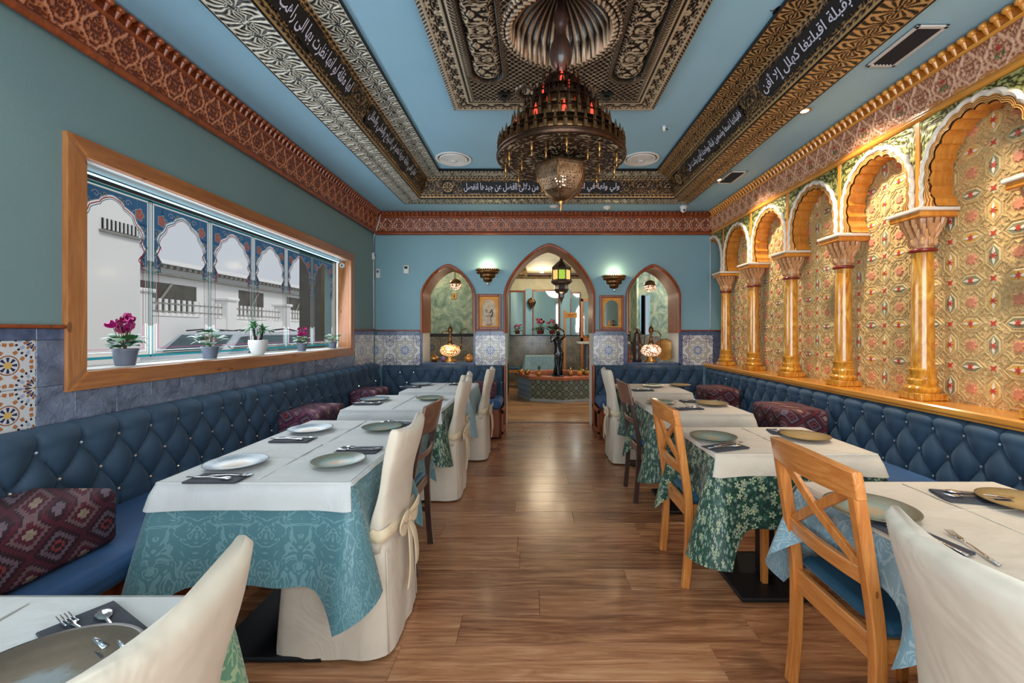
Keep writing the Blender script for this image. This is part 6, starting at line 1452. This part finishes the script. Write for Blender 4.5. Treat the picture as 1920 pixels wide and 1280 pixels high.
MB().box(-.17,.17,-.03,-.02,1.15,2.08).build('glass','mirror',t); MB().box(-.17,.17,-.03,-.02,.0,1.05).build('panel','ring_red',t)
for k,(x,z) in enumerate(((-.42,1.24),(.16,1.24),(.48,1.24))): cyclamen(x,11.24,z,2.0 if k else 1.5,('pink flowers in a red pot on the far wall rail, '+('left','middle','right')[k]),20+k,5,8,fm=[PKM],potm='ring_red',pr_=.04,ph_=.05,nm='potted_flowers')
# octagonal fountain
FX,FY=.545,8.86; FR=.86; A0=R(-67.5)-R(22.5)+R(.9)
ft=T('tiled_fountain','octagonal mosaic-tiled fountain with a terracotta rim beyond the doorway','fountain',(FX,FY,0))
ov=[(FR*math.cos(A0+PI/4*i),FR*math.sin(A0+PI/4*i)) for i in range(8)]
for i in range(8):
    a,b=ov[i],ov[(i+1)%8]; L_=math.hypot(b[0]-a[0],b[1]-a[1]); mt='mosaic_blue' if i==6 else 'mosaic_fountain'
    q=MB(); q.quad((a[0],a[1],.0),(b[0],b[1],.0),(b[0],b[1],.41),(a[0],a[1],.41),[(0,0),(L_,0),(L_,.41),(0,.41)]); q.build('mosaic_side',mt,ft)
    s=1.012; q=MB(); q.quad((a[0]*s,a[1]*s,.0),(b[0]*s,b[1]*s,.0),(b[0]*s,b[1]*s,.05),(a[0]*s,a[1]*s,.05)); q.quad((a[0]*s,a[1]*s,.05),(b[0]*s,b[1]*s,.05),(b[0],b[1],.052),(a[0],a[1],.052)); q.build('plinth_tile','tile_backroom' if 0 else 'grout',ft)
    def rimp(k,sc,z): return (k[0]*sc,k[1]*sc,z)
    q=MB(); q.rings([[rimp(a,sc,z),rimp(b,sc,z)] for sc,z in ((1.0,.405),(1.035,.41),(1.04,.44),(1.03,.465),(.98,.47),(.78,.47),(.77,.46),(.77,.36))],closed=False,cap0=False,cap1=False); q.build('rim_tile','terracotta',ft,30)
MB().lathe([(FR*.78,.40),(.001,.40)],seg=8,a0=A0).build('water','water_dark',ft) if 'water_dark' in MT else None
o_=Mt('water_dark'); MT['water_dark']=o_.set(rgb(40,52,56),.06,0,bump(noise(objc(),14,2),.1,.01),0); MB().lathe([(FR*.78,.40),(.001,.401)],seg=8,a0=A0).build('water','water_dark',ft)
# statue on the rim : draped figure carrying a jar on the shoulder
stt=T('bronze_statue','dark bronze statue of a draped woman with raised arms on the fountain rim','statue',(.46,8.22,.472),R(12)); stt.scale=(1.12,1.12,1.08)
b=MB(); prof=[(0,.085,.07,0,0),(.03,.082,.068,0,0),(.10,.070,.058,.005,0),(.22,.062,.052,.012,0),(.32,.070,.058,.022,0),(.40,.078,.060,.020,0),(.46,.064,.050,.008,0),(.52,.052,.044,-.004,0),(.58,.062,.048,-.006,0),(.63,.070,.046,-.002,0),(.66,.050,.038,.0,0),(.68,.024,.024,.002,0),(.70,.022,.024,.004,0)]
rs=[]
for (z,rx,ry,ox,oy) in prof:
    rs.append([(ox+rx*(1+.10*math.sin(a*7+z*14)*(1 if z<.45 else .2))*math.cos(a),oy+ry*(1+.10*math.sin(a*7+z*14)*(1 if z<.45 else .2))*math.sin(a),z) for a in [2*PI*i/28 for i in range(28)]])
b.rings(rs); b.sphere((.004,-.005,.745),.040,14,10,(.85,.95,1.15)); b.sphere((.006,.022,.765),.036,12,8,(.9,.9,.8)); b.sphere((.002,-.045,.742),.008,6,4)
b.tube([(-.062,0,.635),(-.12,-.02,.60),(-.135,-.04,.665),(-.085,-.03,.74)],[.02,.017,.014,.011],8); b.tube([(.062,0,.635),(.12,0,.69),(.10,-.01,.78),(.03,0,.83)],[.02,.017,.014,.011],8)
b.tube([(-.04,-.03,.40),(-.05,-.045,.30),(-.04,-.05,.15),(-.05,-.05,.02)],[.02,.026,.018,.02],8); b.tube([(.04,-.03,.42),(.05,-.045,.26),(.035,-.05,.12),(.045,-.05,.02)],[.02,.026,.018,.02],8)
b.build('figure','black_glossy',stt,True); MB().lathe([(.02,.80),(.045,.83),(.05,.86),(.025,.89),(.03,.905),(.02,.91)],(-.03,0,0),14).build('jar','black_glossy',stt,True); MB().lathe([(.11,0),(.115,.01),(.10,.02),(.001,.022)],(0,0,-.002),20).build('base','black_glossy',stt,True)
# little things on the rim
rim=[(-.26,8.62,'amber_pot','round golden pot with a cactus at the left of the fountain rim'),(-.13,8.40,'brass','brass bowl beside the golden pot on the fountain rim'),(.10,8.22,'amber_pot','golden pot with a spiky plant at the front of the fountain rim'),(.70,8.17,'brass','small brass teapot on the fountain rim right of the statue'),(.88,8.24,'amber_pot','pale golden lamp pot at the right of the fountain rim'),(1.03,8.30,'brass','brass ornament at the right end of the fountain rim'),(.98,8.62,'brass','gold jar deeper on the right side of the fountain rim')]
for k,(x,y,mt,lb) in enumerate(rim):
    x,y=FX+(x-FX)*.985,FY+(y-FY)*.985+.07; t=T('small_pot',lb,'ornament',(x,y,.471)); MB().lathe([(.03,0),(.05,.02),(.058,.05),(.045,.085),(.04,.09),(.001,.085)],seg=18).build('pot',mt,t,True)
    if k in (0,2,4):
        for i in range(12): a=2*PI*i/12; o=link('leaf',BLM,t); orient(o,(0,0,.085),a,.5+.4*(i%3),.9 if k!=2 else 1.4)
    else: MB().tube([(.0,.0,.085),(.0,0,.12),(.01,0,.16)],[.02,.008,.003],8).build('neck',mt,t,True)
# table with pale cloth, pine chair, radiator, bar
t=T('dining_table','far table under a pale blue cloth behind the fountain','table',(.16,10.45,0)); MB().bbox(-.34,.34,-.36,.36,.70,.73).build('tabletop','dark_wood',t); MB().bbox(-.035,.035,-.035,.035,.02,.70).build('pedestal','black_metal',t)
u_=clothmesh('tablecloth',-.19,.51,10.08,10.82,.733,(.42,.42,.42,.42),'damask_blue',seed=31,corner=.08,flare=.12); tag(u_,'pale blue damask cloth on the far table behind the fountain','tablecloth',UG)
o=copytree(PC); o.location=(-.42,10.35,0); o.rotation_euler=(0,0,R(-95)); o['label']='far pine chair seen left of the fountain beyond the doorway'; o['group']=gp
t=T('radiator','dark metal column radiator left beyond the doorway','radiator',(-.50,8.6,0))
for k in range(7): q=MB(); q.bbox(-.06,.06,-.02,.02,.06,.70,.015); o=q.build('fin','dark_wood',t); o.location=(-.05,-.15+.05*k,0)
MB().bbox(-.09,-.01,-.2,.2,.0,.06,.004).build('foot','dark_wood',t)
t=T('bar_counter','white-topped bar counter with shelves at the right of the fountain room','bar',(1.75,10.2,0))
MB().bbox(-.72,.8,-.3,.3,1.02,1.07,.01).build('counter_top','white_paint',t)
for z in (.30,.72): MB().bbox(-.5,.8,-.2,.3,z,z+.03,.005).build('shelf','chair_pine_x',t)
for x in (-.55,-.3,.1,.75): MB().bbox(x,x+.05,-.25,.28,0,1.02,.005).build('post','pot_grey',t)
for k in range(6): t2=T('bottle',('dark bottle on the bar shelf, '+('first','second','third','fourth','fifth','sixth')[k]+' from the left'),'bottle',(1.36+.12*k,10.15,.75),0,'bottles on the bar shelf'); MB().lathe([(.03,0),(.035,.01),(.035,.14),(.012,.19),(.012,.24),(.001,.245)],seg=12).build('body',['black_glossy','leaf_dark','plate_blue'][k%3],t2,True)
t=T('orange_bowl','orange bowl with green plant on the bar counter','bowl',(1.55,10.1,1.072)); MB().lathe([(.05,0),(.09,.05),(.085,.12),(.08,.12),(.001,.10)],seg=18).build('pot','orange_sign',t,True)
for i in range(12): o=link('leaf',LFM['leaf_green'],t); orient(o,(0,0,.11),2*PI*i/12,.6,1.3)
# signpost
t=T('toilet_sign','small orange sign board on a thin wooden post beyond the fountain','sign',(.72,10.0,0)); MB().bbox(-.03,.02,-.015,.015,0,1.80,.004).build('post','chair_pine',t); MB().bbox(.02,.28,-.02,0,1.62,1.74,.004).build('board','orange_sign',t)
for k in range(2): MB().bbox(.06,.24-.05*k,-.023,-.02,1.69-.035*k,1.702-.035*k,.001).build('lettering','letter_dark',t)
# switch plate and hanging wires in the left niche room
t=T('light_switch','brass wall switch plate on the marbled green wall seen through the left niche','switch',(-1.40,7.75,1.93)); MB().bbox(-.045,.045,-.012,-.001,-.05,.05,.004).build('plate','brass',t); MB().bbox(-.010,.010,-.016,-.012,-.02,.02,.001).build('rocker','slot_dark',t); MB().tube([(0,-.006,.05),(-.01,-.006,.3),(-.05,-.006,.6)],.004,5).build('cable','cable_white',t)
# lanterns
def globe_lantern(x,y,z,label,s=1.0,mat='shell_mosaic'):
    t=T('hanging_lantern',label,'lantern',(x,y,z)); MB().lathe([(.001,-.10*s),(.012*s,-.095*s),(.05*s,-.09*s),(.085*s,-.05*s),(.095*s,0)],seg=24).build('glass_globe',mat,t,True); MB().lathe([(.097*s,-.008*s),(.100*s,.005*s),(.085*s,.045*s),(.045*s,.075*s),(.012*s,.085*s)],seg=24).build('brass_cap','dark_brass',t,True); MB().tube([(0,0,.08*s),(0,0,2.74-z)],.004,6).build('chain','dark_brass',t)
    for k in range(3): MB().tube([(.09*s*math.cos(k*2.1),.09*s*math.sin(k*2.1),.01),(0,0,.28*s)],.003,5).build('chain','dark_brass',t)
    light('lantern_lamp','POINT',(x,y+.12,z-.16*s),1.5,WARM,.05)
globe_lantern(-1.165,6.55,2.02,'mosaic globe lantern hanging behind the left niche',.9); globe_lantern(1.76,6.60,2.0,'mosaic globe lantern hanging behind the right niche',.95)
t=T('hexagon_lantern','large dark lantern with green and amber glass hanging beyond the doorway','lantern',(.455,7.10,2.12))
for k in range(8):
    a0,a1=PI/4*k+PI/8,PI/4*(k+1)+PI/8; r0=.155
    def pp(a,r_,z): return (r_*math.cos(a),r_*math.sin(a),z)
    b=MB(); b.quad(pp(a0+.07,r0*.985,.03),pp(a1-.07,r0*.985,.03),pp(a1-.07,r0*.985,.17),pp(a0+.07,r0*.985,.17)); b.build('glass_pane','green_glass' if k%2 else 'amber_glass',t)
    MB().tube([pp(a0,r0,.0),pp(a0,r0,.2)],.010,6).build('corner_post','dark_wood',t)
MB().lathe([(.10,.28),(.165,.22),(.170,.205),(.16,.18),(.150,.178)],seg=8,a0=PI/8).build('roof','dark_wood',t); MB().lathe([(.02,.40),(.03,.34),(.10,.28)],seg=8,a0=PI/8).build('crown','dark_wood',t)
MB().lathe([(.150,.025),(.18,.015),(.185,-.01),(.15,-.04),(.115,-.06),(.12,-.08),(.125,-.13),(.10,-.18),(.05,-.21),(.045,-.26),(.025,-.30),(.012,-.33),(.001,-.38)],seg=8,a0=PI/8).build('bowl','dark_wood',t); MB().tube([(0,0,.38),(0,0,.62)],.006,6).build('chain','dark_brass',t)
light('big_lantern_lamp','POINT',(.455,7.10,1.60),3,WARM,.05)
t=T('wall_lantern','small brass cone lantern on the pilaster between the far mirrors','lantern',(-.06,11.30,1.98)); MB().lathe([(.02,.2),(.07,.16),(.10,.10),(.095,.07),(.05,-.02),(.001,-.10)],seg=6).build('body','dark_brass',t); MB().box(-.03,.03,.02,.10,.0,.15).build('bracket','brass',t)
t=T('ceiling_lantern','small bright ceiling spot at the left of the far room ceiling','light',(.2,10.2,2.70)); MB().lathe([(.04,0),(.045,-.02),(.001,-.03)],seg=16).build('lens','bulb_warm',t,True); light('far_lamp','POINT',(.2,10.2,2.5),38,WARM,.3)
light('fountain_room_fill','POINT',(1.3,8.3,2.5),50,NEUT,.2); light('left_room_fill','POINT',(-1.8,7.0,2.4),24,WARM,.15); light('right_room_fill','POINT',(3.0,7.6,2.4),40,NEUT,.15)  # fill lamps without fixtures, added to light the rooms beyond
# tiled panel seen through the right niche
t=T('tile_mural','ornate arched tile panel in a red wooden frame seen through the right niche','mural',(2.82,8.38,0)) if 0 else T('tile_mural','ornate arched tile panel in a red wooden frame seen through the right niche','mural',(2.88,9.3,.9))
q=MB(); q.quad((-.34,0,0),(.34,0,0),(.34,0,1.0),(-.34,0,1.0),[(-1,-1),(1,-1),(1,1),(-1,1)]); q.build('tile_picture','tile_mural',t) if 'tile_mural' in MT else None
startile('tile_mural',(196,120,60),(40,60,110),(236,226,200),(60,70,120)); q=MB(); q.quad((-.34,0,0),(.34,0,0),(.34,0,1.0),(-.34,0,1.0),[(-1,-1),(1,-1),(1,1),(-1,1)]); q.build('tile_picture','tile_mural',t)
for u_ in ((-.38,-.33,-.04,1.04),(.33,.38,-.04,1.04),(-.38,.38,1.0,1.05),(-.38,.38,-.05,0)): q=MB(); q.bbox(u_[0],u_[1],-.02,.03,u_[2],u_[3],.005); q.build('frame','ring_red',t)
struct(slab('wall_fountain_room_mural',2.70,4.45,9.34,9.45,0,2.76,'marbled_cream'))
wmirror(2.20,2.42,1.20,2.05,8.395,'narrow blue-framed mirror on the marbled wall seen through the right niche',False) if 0 else None
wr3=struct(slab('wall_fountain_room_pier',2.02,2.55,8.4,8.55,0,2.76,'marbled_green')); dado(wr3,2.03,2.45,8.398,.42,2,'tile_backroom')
t=T('wall_mirror','narrow tall mirror on the marbled pier seen through the right niche','mirror',(2.14,8.40,1.25)); MB().box(-.08,.08,-.01,-.003,0,.75).build('mirror_glass','mirror',t)
for s_ in (-1,1): MB().bbox(s_*.085-.012,s_*.085+.012,-.02,-.001,0,.77,.003).build('frame_side','ceil_blue',t)
# ================================================================= street outside the window
street=struct(slab('street_ground',-40,-2.5,-12,40,-.35,-.2,'asphalt'))
def bld(nm,label,x0,x1,y0,y1,z1,cat='building'):
    t=T(nm,label,cat,(x1,y0,-.2)); MB().box(x0-x1,0,0,y1-y0,0,z1+.2).build('wall','ext_white',t); return t
t=bld('white_building','plain white building wall close to the window with a slotted vent high up',-13,-8,2,8.9,9)
q=MB(); q.box(-.05,.02,6.1,6.1+.75,3.42,3.62); o=q.build('vent_grille','slot_dark',t)
for k in range(9): MB().box(.02,.04,6.12+.083*k,6.15+.083*k,3.42,3.62).build('vent_slat','ext_white',t)
MB().box(.0,.05,6.05,6.9,3.36,3.40).build('vent_sill','ext_grey',t)
t=bld('white_house','white house across the street with dark windows under a dentilled eave',-24,-15.5,14.5,34,4.1)
for (a,b,c,d) in ((2.6,5.6,2.3,3.55),(8.5,10.6,2.3,3.7),(13,15,2.3,3.7)):
    q=MB(); q.bbox(-.25,.02,a,b,c,d); q.build('window','ext_window',t); q=MB(); q.bbox(.0,.12,a-.15,b+.15,c-.15,c,.02); q.build('window_sill','ext_white',t); MB().tube([(.05,a+.5,c),(.05,a+1.1,(c+d)/2),(.05,a+1.6,d)],.05,6).build('branch','ext_grey',t)
q=MB(); q.box(-.6,.5,-.5,19.5,4.28,4.45); q.build('eave','ext_white',t)
for k in range(60): MB().box(.2,.42,-.3+.33*k,-.14+.33*k,4.14,4.28).build('dentil','ext_grey',t)
q=MB(); q.box(0,.25,0,19,3.85,3.92); q.build('cornice_line','ext_grey',t)
t=T('garden_wall','white garden wall with piers and picket fence across the street','wall',(-12.5,9.5,-.2)); MB().box(-.2,.2,0,24,0,2.0).build('wall','ext_white',t)
for k in range(6): q=MB(); q.bbox(-.28,.28,4.0*k,4.0*k+.55,0,2.75,.03); q.build('pier','ext_white',t); q=MB(); q.bbox(-.35,.35,4.0*k-.07,4.0*k+.62,2.75,2.88,.03); q.build('pier_cap','ext_white',t)
for k in range(90):
    y_=.75+.255*k
    if (y_%4)>.6: MB().bbox(-.03,.03,y_,y_+.10,2.05,2.62,.01).build('picket','ext_white',t)
q=MB(); q.box(.03,.05,0,24,2.18,2.22); q.box(.03,.05,0,24,2.45,2.49); q.build('fence_rail','ext_grey',t)
def car(x,y,rz,label,s=1.0,mat='car_silver'):
    t=T('car',label,'car',(x,y,-.2),rz); prof=[(-2.1,.35),(-2.12,.75),(-1.95,.95),(-1.35,1.0),(-.75,1.45),(.2,1.52),(.95,1.42),(1.7,1.0),(2.05,.92),(2.12,.6),(2.1,.35)]
    b=MB(); rs=[]
    for xx,k in ((-.86,.96),(-.82,1.0),(.82,1.0),(.86,.96)): rs.append([(xx*(1 if z<1.05 else .86),yy*k,.35+(z-.35)*k) for yy,z in prof])
    b.rings(rs); b.build('body',mat,t,50)
    for sx in (-1,1):
        g=MB(); L=[(-1.2,1.04),(-.72,1.38),(-.1,1.42),(-.1,1.04)]; g.add([(sx*(.845 if z<1.1 else .765),yy,z) for yy,z in L]); g.face((0,1,2,3)); L=[(.0,1.04),(.0,1.43),(.75,1.36),(1.35,1.04)]; k=g.add([(sx*(.845 if z<1.1 else .765),yy,z) for yy,z in L]); g.face((k,k+1,k+2,k+3)); g.build('side_window','car_glass',t)
        for yy in (-1.3,1.3): MB().lathe([(.001,-.01),(.2,-.01),(.31,.0),(.32,.05),(.32,.17),(.3,.2),(.001,.2)],seg=20,Mx=Matrix.Translation((sx*.88,yy,.32))@Matrix.Rotation(R(-90*sx),4,'Y')).build('wheel','tyre',t,40)
    g=MB(); g.quad((-.66,-1.33,1.03),(.66,-1.33,1.03),(.62,-.80,1.43),(-.62,-.80,1.43)); g.build('windscreen','car_glass',t); g=MB(); g.quad((-.66,1.66,1.03),(.66,1.66,1.03),(.6,1.0,1.42),(-.6,1.0,1.42)); g.build('rear_window','car_glass',t)
    MB().tube([(-.66,-.6,1.53),(-.68,.2,1.58),(-.66,.8,1.50)],.02,6).build('roof_rail','black_metal',t); MB().tube([(.66,-.6,1.53),(.68,.2,1.58),(.66,.8,1.50)],.02,6).build('roof_rail','black_metal',t)
    return t
car(-5.6,10.9,0,'silver parked car nearest the window, behind the white palm pot'); car(-7.9,11.4,0,'silver parked car seen behind the leafy plant'); car(-10.7,15.6,R(90),'pale blue car far off at the left of the street')
simple('ext_dark',(96,92,84),.7); q=struct(slab('wall_outside_pier',-3.2,-2.9,5.98,6.9,-.2,3.3,'ext_dark'))
